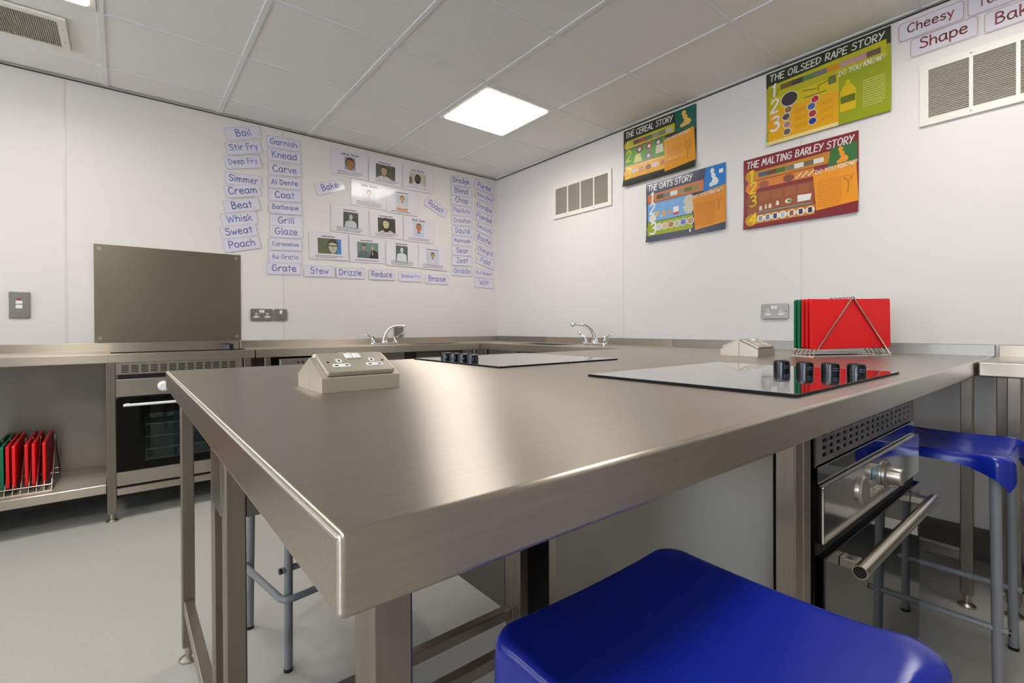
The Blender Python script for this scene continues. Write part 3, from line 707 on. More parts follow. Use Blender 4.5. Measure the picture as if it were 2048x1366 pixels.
# ---------------------------------------------------------------- chopping boards and racks
def wire_rack(label, n, sp, W=0.40, H=0.256):
    t = thing('board_rack', label, 'rack', group='wire chopping board racks')
    D = n*sp
    b = MB().m(wire_m); r = 0.0028
    b.tube([(-W/2, 0, r), (-W/2, D, r)], r, 8); b.tube([(W/2, 0, r), (W/2, D, r)], r, 8)
    for yy in (0.0, D): b.tube([(-W/2, yy, r), (W/2, yy, r)], 0.0036, 8)
    b.tube([(-W/2+0.012, 0, 0.032), (-W/2+0.012, D, 0.032)], r, 8); b.tube([(W/2-0.012, 0, 0.032), (W/2-0.012, D, 0.032)], r, 8)
    b.build('base', t)
    for i in range(n+1):
        y = i*sp
        q = MB().m(wire_m)
        q.tube([(-W/2, y, r), (-W/2+0.006, y, 0.012), (-0.011, y, H-0.012), (-0.005, y, H), (0.005, y, H), (0.011, y, H-0.012), (W/2-0.006, y, 0.012), (W/2, y, r)], 0.0034 if i in (0, n) else 0.0025, 8)
        q.build('divider', t)
    return t
def board(material, w, h, th=0.012, name='chopping_board'):
    b = MB().m(material); b.prism(rrect(w, h, 0.008, 4), 'y', -th/2, th/2, 0.0015); return b.build(name)
ang = math.atan2(-0.457, 0.89)
dX, dN = Vector((0.89, -0.457, 0)), Vector((0.457, 0.89, 0))
base = Vector((2.277, 0.783, TOP)); mid = base+dX*0.2035
rk = wire_rack('wire rack standing on the peninsula holding two green and three red boards', 5, 0.0215); rk.location = mid; rk.rotation_euler = (0, 0, ang)
RB = [('front red chopping board of the rack on the peninsula, its whole face showing', red_b, 0.0105, 1.0),
      ('middle red chopping board of the rack on the peninsula, only a strip showing', red_b2, 0.032, 0.0),
      ('rear red chopping board of the rack on the peninsula, next to the green ones', red_b2, 0.0535, 0.0),
      ('green chopping board touching the red ones in the peninsula rack', green_b, 0.075, 0.0),
      ('rearmost green chopping board in the peninsula rack', green_b, 0.0965, 0.0)]
for lab, m_, off, tl in RB:
    o = board(m_, 0.405, 0.214, 0.0125); tag(o, lab, 'chopping board', 'boards in the peninsula rack')
    o.location = mid+dN*off+dX*0.0+Vector((0, 0, 0.033+0.108)); o.rotation_euler = (0, math.radians(-tl), ang)
# rack on the low shelf
SZ = 0.206
lk = wire_rack('wire rack on the low shelf of the wall bench, full of boards', 8, 0.0285, 0.40, 0.25); lk.location = (-0.288, 3.585, SZ); lk.rotation_euler = (0, 0, PI/2)
LB = [(-0.292, red_b, 'rightmost red chopping board in the rack on the low shelf'), (-0.331, red_b, 'second red chopping board from the right in the low shelf rack'),
      (-0.357, red_b2, 'third red chopping board from the right in the low shelf rack'), (-0.402, red_b, 'fourth red chopping board from the right in the low shelf rack'),
      (-0.424, red_b2, 'red chopping board beside the green ones in the low shelf rack'), (-0.443, green_b, 'green chopping board beside the reds in the low shelf rack'), (-0.468, green_b, 'outer green chopping board at the left edge in the low shelf rack')]
for x, m_, lab in LB:
    o = board(m_, 0.35, 0.215, 0.012); tag(o, lab, 'chopping board', 'boards in the low shelf rack')
    o.location = (x-0.026, 3.59, SZ+0.034+0.109); o.rotation_euler = (0, math.radians(-2.0), PI/2)

# ---------------------------------------------------------------- stools
def stool(label, ringbar=False):
    t = thing('stool', label, 'stool', group='blue plastic stools')
    A, B_, ZR = 0.187, 0.172, 0.676
    OUT = rrect(2*A, 2*B_, 0.036, 7); pts = []
    for (xa, ya), (xb, yb) in zip(OUT, OUT[1:]+OUT[:1]):     # resample the straight sides
        n = 16 if math.hypot(xb-xa, yb-ya) > 0.05 else 1
        pts += [(xa+(xb-xa)*i/n, ya+(yb-ya)*i/n) for i in range(n)]
    N = len(pts)
    if N and sum(pts[i][0]*pts[(i+1) % N][1]-pts[(i+1) % N][0]*pts[i][1] for i in range(N)) < 0: pts.reverse()
    def tc(x, y):
        u, v = abs(x)/A, abs(y)/B_; return min(u, v)/max(u, v)
    def lobe(x, y):
        t_ = tc(x, y); k = min(1, max(0, (t_-0.66)/0.10)); k = k*k*(3-2*k)
        return k*(0.021 if y < 0 else 0.002)
    def dish(x, y):
        u, v = x/A, y/B_
        near = 0.5-0.5*v
        d = -(0.006+0.013*near)*max(0.0, 1-u*u)
        d += 0.008*max(0.0, -v-0.35)**1.5*abs(u)
        d -= 0.005*max(0.0, 1-v*v)
        return d
    b = MB().m(blue_pl); rings = []
    for s_ in (0.06, 0.25, 0.42, 0.57, 0.70, 0.80, 0.88, 0.93):
        rings.append([b.bm.verts.new((x*s_, y*s_, ZR+dish(x*s_, y*s_))) for x, y in pts])
    def rim(k, dz, out=0.0):
        rg = []
        for x, y in pts:
            l = math.hypot(x, y); e = lobe(x, y)*max(0.0, (k-0.92)/0.08)+out
            f = k+e/l
            rg.append(b.bm.verts.new((x*f, y*f, ZR+dish(x*0.93, y*0.93)+(dz(x, y) if callable(dz) else dz))))
        rings.append(rg)
    for k, dz in ((0.955, -0.0008), (0.975, -0.0035), (0.990, -0.0085), (0.998, -0.015)): rim(k, dz)
    depth = lambda x, y: 0.026+0.066*tc(x, y)**3
    for l_ in (0.25, 0.5, 0.75, 1.0): rim(1.0, lambda x, y: -0.018-l_*(depth(x, y)-0.018), 0.002*l_)
    for l_ in (1.0, 0.5, 0.1): rim(1.0, lambda x, y: -0.018-l_*(depth(x, y)-0.018), -0.003)
    for R1, R2 in zip(rings, rings[1:]):
        for i in range(N): b._f([R1[i], R1[(i+1) % N], R2[(i+1) % N], R2[i]])
    b._f(rings[0][::-1])
    b._f(rings[-1])
    b.build('seat', t, smooth=60)
    tops = [(sx*0.160, sy*0.146) for sx, sy in ((-1, -1), (1, -1), (1, 1), (-1, 1))]
    feet = [(sx*0.168, sy*0.154) for sx, sy in ((-1, -1), (1, -1), (1, 1), (-1, 1))]
    def at(i, z):
        k = z/0.60; return Vector((feet[i][0]+(tops[i][0]-feet[i][0])*k, feet[i][1]+(tops[i][1]-feet[i][1])*k, z))
    for i in range(4):
        b = MB().m(tube_g); b.tube([at(i, 0.004), at(i, 0.2), at(i, 0.4), at(i, 0.630)], 0.0125, 16)
        o = b.build('leg', t)
        b = MB().m(black_pl); b.cyl(at(i, 0.0), at(i, 0.010), 0.0134, n=14); b.build('leg_tip', o)
    zb = 0.195
    for i, j, zb in (((0, 1, 0.305),) if ringbar else ((0, 3, 0.195), (1, 2, 0.195))):
        p, q = at(i, zb), at(j, zb); d = (q-p).normalized()
        b = MB().m(tube_g); b.tube([p-d*0.022, q+d*0.022], 0.0095, 12)
        o = b.build('stretcher', t)
        b = MB().m(black_pl); b.cyl(p-d*0.027, p-d*0.021, 0.0092, n=12); b.cyl(q+d*0.021, q+d*0.027, 0.0092, n=12); b.build('end_plug', o)
    p, q = (at(0, 0.30)+at(3, 0.30))/2, (at(1, 0.30)+at(2, 0.30))/2
    if ringbar:
        P = [at(3, 0.225)+Vector((-0.022, 0.0, 0)), at(0, 0.225)+Vector((-0.024, 0.04, 0)), at(0, 0.225)+Vector((-0.022, -0.006, 0)), at(0, 0.225)+Vector((-0.004, -0.024, 0)), at(0, 0.225)+Vector((0.045, -0.026, 0)), at(1, 0.225)+Vector((-0.045, -0.026, 0)), at(1, 0.225)+Vector((0.004, -0.024, 0)), at(1, 0.225)+Vector((0.022, -0.006, 0)), at(1, 0.225)+Vector((0.024, 0.04, 0)), at(2, 0.225)+Vector((0.022, 0.0, 0))]
        b = MB().m(tube_g); b.tube(catmull(P, 6), 0.0105, 12); b.build('footrest', t)
    return t
st = stool('blue plastic stool in the foreground, tucked under the peninsula edge'); st.location = (0.520, 0.290, 0)
st2 = copy_tree(st); st2['label'] = 'blue plastic stool beyond the tube-handled oven, by the right bench'; st2.location = (2.040, 0.342, 0)
st3 = stool('grey legged stool with bent footrest, its legs seen under the far side of the peninsula', True); st3.location = (0.526, 1.722, 0); st3.rotation_euler = (0, 0, math.radians(9))

# ================================================================ things on the walls
def word_card(word, w=0.236, h=0.090, ink_c=(112, 118, 186), border=(186, 184, 204), paper=(226, 222, 232), tw=0.012, wmax=0.185, hmax=0.047, name='word_card'):
    s = Sheet(); s.th = 0.0008
    s.sheetbody(rrect(w, h, 0.012), paper)
    ring(s, rrect(w-0.006, h-0.006, 0.012), rrect(w-0.010, h-0.010, 0.011), border, 1)
    hh = min(hmax, wmax/text_width(word)*14*1.04)
    s.text(word, 0, -hh*0.40 if not any(c in word for c in 'gpqy') else -hh*0.30, hh, ink_c, 2, 0.135, fit=wmax, center=True)
    o = s.build(name, smooth=0, recalc=False)
    return o
WORDS = [('Boil',.679,2.414,17.1),('Stir Fry',.682,2.311,15.8),('Deep Fry',.677,2.209,14.4),('Simmer',.68,2.085,2.4),('Cream',.673,2.006,12.9),('Beat',.667,1.902,13.6),('Whisk',.652,1.806,13.2),('Sweat',.648,1.718,14.3),('Poach',.666,1.629,13.6),
('Garnish',.947,2.404,3.3),('Knead',.951,2.311,3.9),('Carve',.952,2.209,4.9),('Al Dente',.952,2.112,5.1),('Coat',.952,2.019,4.4),('Barbeque',.956,1.926,3.9),('Grill',.96,1.832,3.7),('Glaze',.96,1.75,3.4),('Caramelise',.955,1.656,2.7),('Au Gratin',.953,1.562,2.7),('Grate',.943,1.476,2.4),
('Stew',1.199,1.475,2.5),('Bake',1.284,2.144,22.8),('Drizzle',1.445,1.477,2.2),('Reduce',1.713,1.481,1.6),('Shallow Fry',1.981,1.481,2.1),('Braise',2.246,1.474,.8),('Roast',2.238,2.128,-23.7),
('Dredge',2.513,2.412,2.3),('Blend',2.514,2.32,.7),('Chop',2.516,2.228,1.7),('Papillote',2.52,2.133,.5),('Crouton',2.522,2.042,3.2),('Sauté',2.524,1.945,1.3),('Marinade',2.522,1.852,2),('Sear',2.52,1.758,1.7),('Zest',2.52,1.663,2.5),('Griddle',2.518,1.565,1),
('Purée',2.782,2.408,-9.7),('Bake Blind',2.786,2.31,-11.9),('Enrobe',2.784,2.202,-13.8),('Flambé',2.779,2.101,-13.3),('Emulsify',2.78,1.994,-17.1),('Baste',2.776,1.891,-17.7),('Chargrill',2.79,1.773,-16.6),('Fold',2.79,1.676,-14.8),('Pot Roast',2.774,1.56,-2),('Wilt',2.773,1.467,-.5)]
def column_of(i):
    return ('leftmost column' if i < 9 else 'second column' if i < 20 else 'near the chef cards' if i < 27 else 'column right of the chef cards' if i < 37 else 'column beside the room corner')
for i, (w, x, z, dg) in enumerate(WORDS):
    lighter = random.choice([(126, 134, 206), (134, 144, 214), (118, 126, 198)])
    o = word_card(w, ink_c=lighter)
    on_back(o, x, z, dg, 0.0035+0.0012*(i % 3), random.uniform(-0.6, 0.6), random.uniform(-0.5, 0.5))
    tag(o, 'white word card reading %s in blue, %s' % (w, column_of(i)), 'card', 'blue cooking word cards')
for w, y, z, dg, lab in (('Cheesy', .5215, 2.437, 0, 'above the wall vent, left of the top row'), ('Texture', .279, 2.437, 0, 'cut by the top right of the photo, starting with Te'), ('Shape', .4765, 2.3445, 0, 'just above the right wall vent'), ('Baked', .226, 2.340, 0, 'cut by the right edge, starting with Bak')):
    o = word_card(w, 0.236, 0.090, (150, 62, 68), (176, 112, 116), (224, 218, 226), wmax=0.165, hmax=0.047)
    on_right(o, y, z, dg, 0.004, 0.3, 0.2)
    tag(o, 'red bordered word card %s%s' % ('reading %s, ' % w if w in ('Cheesy', 'Shape') else '', lab), 'card', 'red word cards on the right wall')

# ---- cards with portraits of cooks
def portrait(s, x0, y0, x1, y1, bgc, skin, hair, top, hs=1.0, hx=0.5, hy=0.62, long_hair=False, extra=None, bald=False, glasses=False):
    s.rect(x0, y0, x1, y1, bgc, 1.6)
    w, h = x1-x0, y1-y0; cx, cy = x0+hx*w, y0+hy*h
    ry = 0.20*h*hs; rx = ry*0.76
    bot = y0+0.002
    s.shape([(max(x0, cx-3.0*rx), bot), (min(x1, cx+3.0*rx), bot), (min(x1, cx+2.6*rx), max(bot, cy-1.9*ry)), (cx+0.8*rx, max(bot, cy-1.25*ry)), (cx-0.8*rx, max(bot, cy-1.25*ry)), (max(x0, cx-2.6*rx), max(bot, cy-1.9*ry))], top, 2)
    s.shape([(cx-0.42*rx, max(bot, cy-1.6*ry)), (cx+0.42*rx, max(bot, cy-1.6*ry)), (cx+0.5*rx, cy-0.6*ry), (cx-0.5*rx, cy-0.6*ry)], tuple(int(c*0.86) for c in skin), 3)
    if long_hair: s.disc(cx, cy-0.25*ry, 1.45*rx, 1.55*ry, hair, 3)
    elif not bald: s.disc(cx, min(cy+0.16*ry, y1-1.02*ry), 1.12*rx, 1.05*ry, hair, 3)
    s.disc(cx, cy-0.05*ry, 0.9*rx, 0.95*ry, skin, 4)
    if not bald: s.shape([(cx-0.95*rx, cy+0.35*ry), (cx-0.2*rx, cy+0.62*ry), (cx+0.9*rx, cy+0.35*ry), (cx+0.6*rx, min(cy+0.98*ry, y1)), (cx-0.6*rx, min(cy+0.98*ry, y1))], hair, 5)
    dk = tuple(int(c*0.45) for c in skin)
    for q in (-0.36, 0.36): s.disc(cx+q*rx, cy+0.08*ry, 0.13*rx, 0.07*ry, dk, 5, 8)
    s.rect(cx-0.3*rx, cy-0.5*ry, cx+0.3*rx, cy-0.43*ry, tuple(int(c*0.6) for c in skin), 5)
    s.shape([(cx-0.1*rx, cy-0.22*ry), (cx+0.14*rx, cy-0.22*ry), (cx, cy+0.05*ry)], tuple(int(c*0.82) for c in skin), 5)
    if glasses: s.rect(cx-0.85*rx, cy+0.02*ry, cx+0.85*rx, cy+0.16*ry, (40, 38, 36), 6)
PAP = (228, 222, 228)
CH = [ # x, z, tilt, heading, photo rect, args, caption rows, label
 (1.444,2.356,1.5,'Jamie Oliver',(-.042,-.05,.048,.052),dict(bgc=(150,160,180),skin=(176,120,60),hair=(72,66,30),top=(140,150,165),hs=2.2,hy=.53),3,'laminated chef card, top row left, large face with short brown hair'),
 (1.756,2.353,.1,None,(-.092,-.065,.082,.055),dict(bgc=(84,84,62),skin=(196,160,120),hair=(70,74,46),top=(214,208,214),hs=1.55,hx=.42,hy=.60),2,'laminated chef card, top row middle, smiling man in white against dark olive'),
 (2.061,2.348,.3,'Levi Roots',(-.09,-.06,.075,.050),dict(bgc=(190,190,176),skin=(96,72,50),hair=(60,60,42),top=(212,212,214),hs=1.25,hy=.60,long_hair=True),1,'laminated chef card, top row right, person with long dark dreadlocks in white'),
 (1.605,2.135,-1.1,'Delia Smith',(-.055,-.062,.055,.050),dict(bgc=(212,208,206),skin=(214,176,146),hair=(88,80,62),top=(206,204,210),hs=1.1,hy=.66),3,'laminated chef card, second row left, washed out by a white glare'),
 (1.907,2.124,.1,None,(-.06,-.082,.050,.060),dict(bgc=(200,204,204),skin=(222,156,112),hair=(112,104,52),top=(214,212,210),hs=.85,hy=.76),1,'laminated chef card, second row right, man with crossed arms in white'),
 (1.44,1.904,-.2,None,(-.052,-.062,.070,.062),dict(bgc=(52,56,44),skin=(178,184,166),hair=(40,44,34),top=(196,200,200),hs=.9,hx=.5,hy=.70,bald=True),3,'laminated chef card, third row left, close-cropped cook in white on dark ground'),
 (1.758,1.902,1.7,None,(-.078,-.066,.080,.060),dict(bgc=(62,62,48),skin=(206,196,156),hair=(50,48,36),top=(206,190,180),hs=1.6,hx=.46,hy=.62,long_hair=True),2,'laminated chef card, third row middle, woman with dark hair on dark ground'),
 (2.065,1.899,.1,'Rick Stein',(-.056,-.060,.050,.062),dict(bgc=(206,208,216),skin=(206,124,96),hair=(130,116,96),top=(186,204,232),hs=1.35,hy=.66),2,'laminated chef card, third row right, ruddy man in pale blue shirt'),
 (1.275,1.676,1.5,None,(-.088,-.060,.094,.060),dict(bgc=(96,104,70),skin=(190,186,160),hair=(64,60,44),top=(60,58,50),hs=2.1,hx=.64,hy=.50,glasses=True),2,'laminated chef card, bottom row left, face with heavy glasses on green and blue'),
 (1.586,1.678,1.3,None,(-.085,-.070,.096,.060),dict(bgc=(112,140,130),skin=(190,150,116),hair=(52,50,42),top=(92,104,112),hs=.85,hx=.30,hy=.70),1,'laminated chef card, bottom row second, two men in dark jackets'),
 (1.902,1.672,-.6,None,(-.062,-.075,.050,.070),dict(bgc=(84,102,98),skin=(206,214,212),hair=(214,218,216),top=(220,224,226),hs=.75,hy=.76,bald=True),3,'laminated chef card, bottom row third, white-haired cook in whites on grey green'),
 (2.206,1.665,-1.2,None,(-.07,-.072,.058,.056),dict(bgc=(196,206,216),skin=(186,146,106),hair=(92,92,58),top=(214,204,218),hs=.9,hy=.74),3,'laminated chef card, bottom row right, tanned man in open pale shirt')]
for i, (x, z, dg, head, (a, c, d, e), kw, rows, lab) in enumerate(CH):
    s = Sheet(); s.th = 0.0008
    s.sheetbody(rrect(0.302, 0.214, 0.010), (224, 219, 225)); s.shape(rrect(0.292, 0.204, 0.006), PAP, 1)
    s.L = 0.0002
    portrait(s, a, c, d, e, **kw)
    if i == 8: s.rect(d-0.034, c, d, e, (70, 130, 200), 1.8)
    if i == 9:
        cx, cy = a+0.72*(d-a), c+0.66*(e-c)
        s.shape([(cx-0.03, c+.001), (d-.002, c+.001), (d-.006, cy-0.03), (cx+0.01, cy-0.014), (cx-0.012, cy-0.02)], (50, 46, 44), 3)
        s.disc(cx, cy, 0.013, 0.018, (200, 162, 130), 4); s.shape([(cx-0.006, c+0.03), (cx+0.002, c+0.03), (cx+0.001, cy-0.018)], (220, 214, 214), 4)
    if i == 4: s.shape([(a+.004, c+.004), (d-.004, c+.002), (d-.002, c+.030), (a+0.5*(d-a), c+.024), (a+.002, c+.032)], (222, 150, 104), 6)
    if i == 2:
        s.rect(a, c+0.012, a+0.026, c+0.070, (128, 100, 56), 1.8); s.rect(d-0.022, c+0.03, d-0.014, e-0.01, (196, 186, 90), 1.8)
    if head: s.text(head, (a+d)/2, e+0.012, 0.020, (52, 44, 54), 6, 0.15, fit=0.15, center=True)
    else: s.smallprint((a+d)/2-0.062, e+0.010, (a+d)/2+0.062, e+0.024, 1, (110, 98, 108), 6, 0.62)
    s.smallprint(-0.105, max(-0.094, c-0.012-0.010*rows), 0.105, max(-0.086, c-0.012-0.010*rows)+0.010*rows, rows, (142, 130, 142), 7, 0.4)
    o = s.build('chef_card', smooth=0, recalc=False)
    on_back(o, x, z, dg, 0.004+0.0012*(i % 3), random.uniform(-0.5, 0.5), random.uniform(-0.5, 0.5))
    tag(o, lab, 'card', 'portrait cards of cooks')

# ---- farming posters
PW, PH = 0.580, 0.415
UK = [(.30,.02),(.50,.06),(.80,.08),(.95,.22),(.86,.40),(.66,.48),(.70,.62),(.52,.72),(.60,.86),(.46,.99),(.30,.96),(.22,.80),(.34,.70),(.30,.56),(.44,.42),(.34,.28),(.16,.22),(.10,.08)]
class Poster(Sheet):
    def X(s, u): return (u-0.5)*PW
    def Y(s, v): return (v-0.5)*PH
    def q(s, pts, col, l): s.shape([(s.X(u), s.Y(v)) for u, v in pts], col, l)
    def d(s, u, v, r, col, l, r2=None): s.disc(s.X(u), s.Y(v), r*PH, (r2 or r)*PH, col, l, 18)
    def tx(s, t, u, v, h, col, l, fit=None, wt=0.15, ang=0.0, slant=0.12, jit=0.045): s.text(t, s.X(u), s.Y(v), h*PH, col, l, wt, fit*PW if fit else None, False, slant, ang, jit)
    def lines(s, u0, v0, u1, v1, rows, col, l): s.smallprint(s.X(u0), s.Y(v0), s.X(u1), s.Y(v1), rows, col, l, 0.42)
    def ukmap(s, u0, v0, u1, v1, col, l): s.q([(u0+(u1-u0)*a, v0+(v1-v0)*b_) for a, b_ in UK], col, l)
    def strip(s, u0, v0, u1, v1, cols, l):
        n = len(cols)
        for i, c in enumerate(cols): s.q([(u0+(u1-u0)*i/n, v0), (u0+(u1-u0)*(i+1)/n, v0), (u0+(u1-u0)*(i+1)/n, v1), (u0+(u1-u0)*i/n, v1)], c, l)
    def ear(s, u, v, h, col, l):
        X, Y = s.X(u), s.Y(v); H = h*PH
        s.stroke([(X, Y), (X+0.02*H, Y+0.4*H)], 0.0035, col, l)
        s.stroke([(p.x, p.y) for p in catmull([(X+.02*H, Y+.4*H, 0), (X-.13*H, Y+.62*H, 0), (X-.08*H, Y+.9*H, 0), (X+.07*H, Y+H, 0), (X+.16*H, Y+.8*H, 0), (X+.13*H, Y+.55*H, 0), (X+.02*H, Y+.4*H, 0)], 4)], 0.003, col, l)
        for k in range(4): s.stroke([(X-.08*H, Y+(.55+.1*k)*H), (X+.02*H, Y+(.5+.1*k)*H), (X+.12*H, Y+(.57+.1*k)*H)], 0.002, col, l)
def finish(s, name, curl, side):
    for v in [0.03, 0.08, 0.14, 0.22, 0.32, 0.45, 0.6, 0.75, 0.9]:
        geom = list(s.bm.verts)+list(s.bm.edges)+list(s.bm.faces)
        bmesh.ops.bisect_plane(s.bm, geom=geom, plane_co=(0, s.Y(v), 0), plane_no=(0, 1, 0))
    for w in s.bm.verts:
        v = w.co.y/PH+0.5; u = w.co.x/PW+0.5
        w.co.z += curl*max(0.0, 0.30-v)**2/0.09+0.0015*(1+math.sin(9*v))
    return s.build(name, smooth=0, recalc=False)
W_ = (236, 234, 228)
def body(col):
    s = Poster(); s.th = 0.0006; s.sheetbody([(-PW/2, -PH/2), (PW/2, -PH/2), (PW/2, PH/2), (-PW/2, PH/2)], col); return s
# cereal
s = body((34, 38, 22))
s.tx('THE CEREAL STORY', .03, .865, .095, W_, 6, .67)
s.q([(.74,.66),(1.0,.62),(1.0,1.0),(.74,1.0)], (6,92,76), 2); s.ukmap(.78,.70,.95,.97,(226,180,90),3)
s.q([(.05,.66),(.73,.68),(.73,.82),(.05,.80)], (190,182,8), 1); s.strip(.15,.70,.70,.775,[(110,60,54),(150,70,60),(90,100,70),(150,140,120),(110,120,90),(190,170,150)],2)
s.q([(.02,.36),(.60,.36),(.60,.66),(.02,.64)], (82,148,26), 1); s.q([(.02,.12),(.61,.12),(.61,.35),(.02,.36)], (236,166,24), 1)
s.d(.065,.72,.075,(196,176,10),2); s.d(.06,.24,.075,(236,176,20),2)
s.tx('1',.045,.68,.10,(230,214,60),4); s.tx('2',.03,.44,.17,(206,206,20),4,wt=.16); s.tx('3',.03,.13,.18,(240,204,20),4,wt=.16)
for u,v,c in ((.24,.60,(120,60,40)),(.38,.60,(150,80,54)),(.51,.61,(90,96,80)),(.37,.44,(120,104,110))): s.d(u,v,.072,c,3); s.d(u,v-.01,.03,(220,214,208),4)
s.q([(.15,.38),(.28,.38),(.25,.52),(.18,.52)], (220,220,120), 3); s.q([(.47,.42),(.58,.42),(.57,.56),(.48,.56)], (206,214,170), 3)
for u,c in ((.16,(206,196,190)),(.27,(200,140,80)),(.37,(140,60,60)),(.47,(214,190,210)),(.57,(200,120,60))): s.d(u,.24,.055,c,3,.045)
s.q([(.61,.06),(1.0,.12),(.97,.66),(.58,.60)], (228,152,6), 3); s.tx('DO YOU KNOW?',.61,.575,.045,W_,5,.32,ang=.03); s.lines(.63,.16,.82,.54,13,(190,110,10),4); s.ear(.89,.18,.34,(110,74,30),4)
o = finish(s,'wall_poster',.022,-1); on_right(o,1.974,2.279,0,.003); tag(o,'wall poster titled THE CEREAL STORY with dark green border and lifting lower edge','poster','farming story posters')
# oats
s = body((50, 58, 82))
s.tx('THE OATS STORY', .03, .865, .095, W_, 6, .58)
s.q([(.74,.64),(1.0,.64),(1.0,1.0),(.78,1.0)], (14,118,196), 2); s.ukmap(.80,.68,.93,.97,(226,228,226),3); s.q([(.93,.86),(.975,.86),(.975,.92),(.93,.92)],W_,3)
s.q([(.02,.66),(.75,.66),(.75,.83),(.02,.80)], (204,116,58), 1); s.strip(.15,.70,.70,.77,[(70,70,50),(120,120,110),(226,226,222),(150,130,90),(100,110,60),(140,140,80)],2)
s.q([(.02,.34),(.61,.34),(.61,.65),(.02,.65)], (118,166,214), 1); s.q([(.02,.10),(.62,.10),(.62,.33),(.02,.33)], (150,166,16), 1)
s.d(.07,.73,.075,(204,112,50),2); s.d(.07,.53,.075,(110,160,214),2); s.d(.07,.22,.085,(150,166,10),2)
s.tx('1',.055,.66,.18,W_,5,wt=.17); s.tx('2',.04,.48,.17,W_,5,wt=.17); s.tx('3',.05,.12,.19,W_,5,wt=.17)
s.d(.57,.50,.11,(206,198,178),2,.15); s.d(.09,.39,.07,(226,220,206),3); s.q([(.17,.42),(.2,.42),(.2,.38),(.22,.42)],W_,3)
for k,u in enumerate((.20,.30,.39)): s.lines(u,.53,u+.075,.62,6,(150,186,222),2)
s.d(.15,.46,.045,(196,176,130),3); s.q([(.22,.40),(.27,.40),(.26,.49),(.23,.49)],(224,160,60),3); s.d(.32,.44,.03,(226,150,50),3); s.q([(.37,.38),(.44,.38),(.44,.42),(.37,.42)],(214,70,50),3); s.q([(.37,.42),(.44,.42),(.44,.51),(.37,.51)],W_,3)
for u,c in ((.18,(200,200,200)),(.26,(210,180,140)),(.34,(176,120,70)),(.42,(190,186,160)),(.50,(120,120,190)),(.59,(180,150,110))): s.d(u,.23,.062,(226,222,210),2); s.d(u,.23,.05,c,3)
s.q([(.65,.06),(1.0,.11),(1.0,.68),(.61,.60)], (220,136,6), 3); s.tx('DO YOU KNOW?',.62,.565,.05,W_,5,.36,ang=.05); s.lines(.65,.12,.88,.54,15,(186,106,10),4); s.ear(.92,.30,.32,(140,86,20),4)
s.q([(.58,.05),(.60,.05),(.60,.09),(.58,.09)],W_,3)
o = finish(s,'wall_poster',.012,1); on_right(o,1.778,1.843,0.4,.003); tag(o,'wall poster titled THE OATS STORY with navy border','poster','farming story posters')
# oilseed rape
s = body((40, 52, 28))
s.q([(0,.0),(1,.0),(1,.80),(0,.80)],(164,164,18),1); s.q([(.02,0.05),(.63,.05),(.63,.50),(.02,.50)],(232,168,10),2); s.q([(0,0),(.64,0),(.64,.05),(0,.05)],(236,214,140),3)
s.tx('THE OILSEED RAPE STORY', .03, .875, .085, W_, 6, .92)
s.q([(.02,.64),(.97,.66),(.97,.86),(.02,.82)], (188,180,14), 2); s.strip(.13,.72,.93,.79,[(120,90,50),(70,60,70),(90,130,80),(120,120,110),(210,140,30),(190,150,140),(190,140,150),(110,80,70)],3)
s.q([(.03,.46),(.62,.46),(.62,.64),(.03,.64)], (214,190,12), 3)
s.d(.07,.73,.075,(166,160,10),4); s.d(.07,.52,.075,(196,180,10),4); s.d(.07,.26,.085,(236,160,10),4)
s.tx('1',.045,.66,.16,W_,6,wt=.17); s.tx('2',.03,.44,.17,W_,6,wt=.17); s.tx('3',.03,.18,.19,W_,6,wt=.17)
s.d(.21,.56,.11,(226,220,210),4,.10); s.d(.21,.56,.10,(62,52,62),5,.09)
for a in (((.33,.60),(.44,.57)),((.34,.50),(.52,.50)),((.46,.53),(.46,.60)),((.46,.60),(.54,.62))): s.stroke([(s.X(p),s.Y(q_)) for p,q_ in a],0.004,(60,60,20),5)
s.q([(.54,.55),(.60,.55),(.60,.66),(.54,.66)],(90,100,50),4); s.lines(.545,.56,.595,.65,4,(150,160,90),5)
for u,v,c in ((.20,.42,(140,110,60)),(.18,.33,(70,74,90)),(.19,.22,(170,130,120)),(.19,.12,(110,96,80)),(.43,.44,(190,40,60)),(.40,.36,(70,100,160)),(.41,.26,(170,50,60)),(.41,.16,(40,60,140))): s.d(u,v,.052,(232,222,206),4,.05); s.d(u,v,.044,c,5,.042)
for v in (.38,.28,.18): s.lines(.26,v-.05,.36,v+.01,4,(196,136,10),4); s.lines(.48,v-.05,.58,v+.01,4,(196,136,10),4)
s.q([(.62,0),(1,0),(1,.66),(.62,.60)],(150,160,14),3); s.tx('DO YOU KNOW?',.62,.62,.06,W_,5,.34,ang=.04); s.lines(.80,.14,.96,.54,14,(196,204,120),4)
s.q([(.63,.16),(.75,.16),(.75,.40),(.72,.48),(.66,.48),(.63,.40)],(222,186,10),4); s.q([(.635,.26),(.745,.26),(.745,.35),(.635,.35)],(96,110,20),5); s.d(.69,.51,.03,(214,190,30),5)
o = finish(s,'wall_poster',.008,-1); on_right(o,.955,2.284,0.4,.003); tag(o,'wall poster titled THE OILSEED RAPE STORY in yellow and olive green','poster','farming story posters')
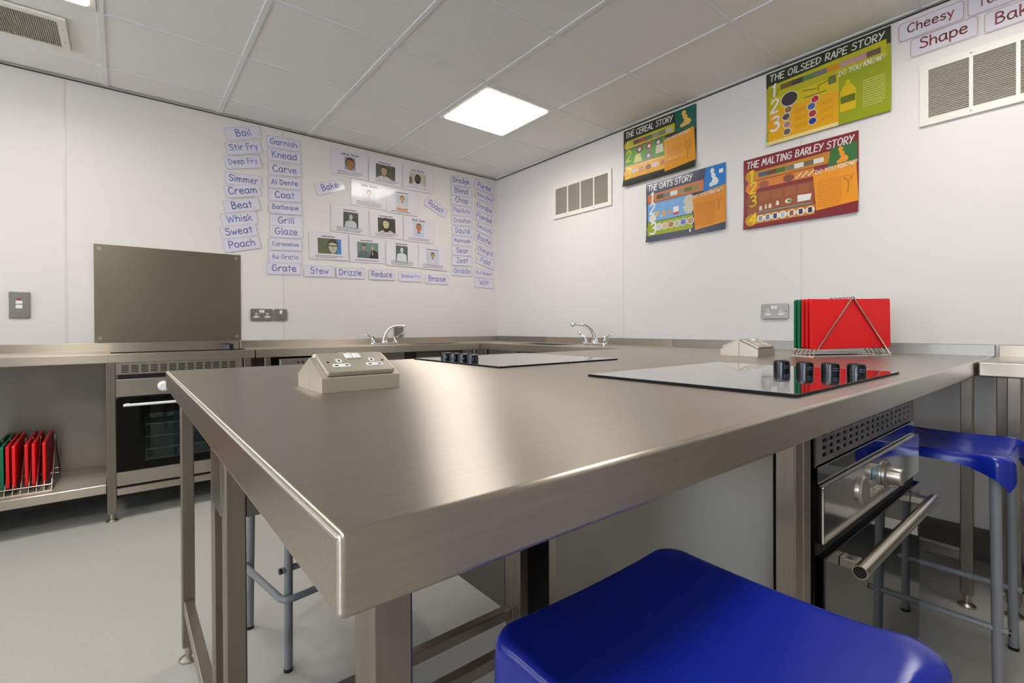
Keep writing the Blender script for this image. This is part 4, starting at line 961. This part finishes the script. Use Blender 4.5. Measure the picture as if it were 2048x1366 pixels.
# malting barley
s = body((132, 32, 42))
s.tx('THE MALTING BARLEY STORY', .03, .865, .09, W_, 6, .93)
s.q([(.76,.62),(.99,.64),(.99,.88),(.79,.86)], (48,108,50), 3); s.ukmap(.82,.64,.93,.86,(236,150,20),4)
s.q([(.04,.68),(.78,.68),(.78,.83),(.04,.80)], (196,128,8), 1); s.strip(.15,.715,.73,.775,[(70,90,110),(90,60,50),(60,110,50),(120,120,100),(226,224,222),(110,100,80),(226,224,220)],2)
s.q([(.04,.54),(.65,.54),(.65,.67),(.04,.67)], (218,122,24), 1); s.q([(.04,.20),(.65,.20),(.65,.53),(.04,.53)], (156,80,40), 1); s.q([(.04,.06),(.66,.06),(.66,.19),(.04,.19)], (196,128,8), 1)
for v,c in ((.75,(206,140,6)),(.58,(226,126,20)),(.38,(150,76,40)),(.12,(206,150,6))): s.d(.08,v,.085,c,3)
for ch,v in (('1',.68),('2',.51),('3',.31),('4',.06)): s.tx(ch,.055,v,.15,(236,206,16),5,wt=.17)
s.d(.20,.60,.07,(160,80,40),3,.05); s.d(.43,.61,.07,(130,70,40),3,.05)
for k in range(9): s.d(.50+.018*k,.61+.02*((k*7) % 3-1),.016,(226,196,150),3)
for u in (.16,.28,.40,.52): s.lines(u,.38,u+.09,.49,6,(190,120,70),2)
s.q([(.14,.205),(.64,.205),(.64,.225),(.14,.225)],(120,140,140),3)
for u,v,w in ((.17,.27,.03),(.22,.28,.02),(.26,.28,.03),(.33,.30,.03)): s.q([(u-w/2,v-.03),(u+w/2,v-.03),(u+w/3,v+.03),(u-w/3,v+.03)],(230,220,200),3)
s.d(.43,.30,.045,(230,226,210),3,.03); s.d(.44,.30,.03,(90,140,40),4,.018); s.q([(.51,.26),(.62,.26),(.63,.34),(.51,.35)],W_,3)
for u,c in ((.17,(150,150,130)),(.24,(120,130,140)),(.31,(70,60,110)),(.38,(190,190,180)),(.46,(150,80,50)),(.54,(70,40,70)),(.62,(60,40,40))): s.d(u,.125,.055,(232,228,220),2,.05); s.q([(u-.017,.09),(u+.017,.09),(u+.017,.16),(u-.017,.16)],c,3)
s.q([(.67,.10),(1.0,.14),(.98,.66),(.64,.60)], (238,150,6), 3); s.tx('DO YOU KNOW?',.66,.575,.05,W_,5,.33,ang=.05); s.lines(.68,.14,.87,.56,14,(206,120,10),4); s.ear(.92,.26,.34,(150,86,20),4)
o = finish(s,'wall_poster',.010,1); on_right(o,1.0875,1.820,0,.003); tag(o,'wall poster titled THE MALTING BARLEY STORY with maroon border','poster','farming story posters')
bpy.context.view_layer.update()
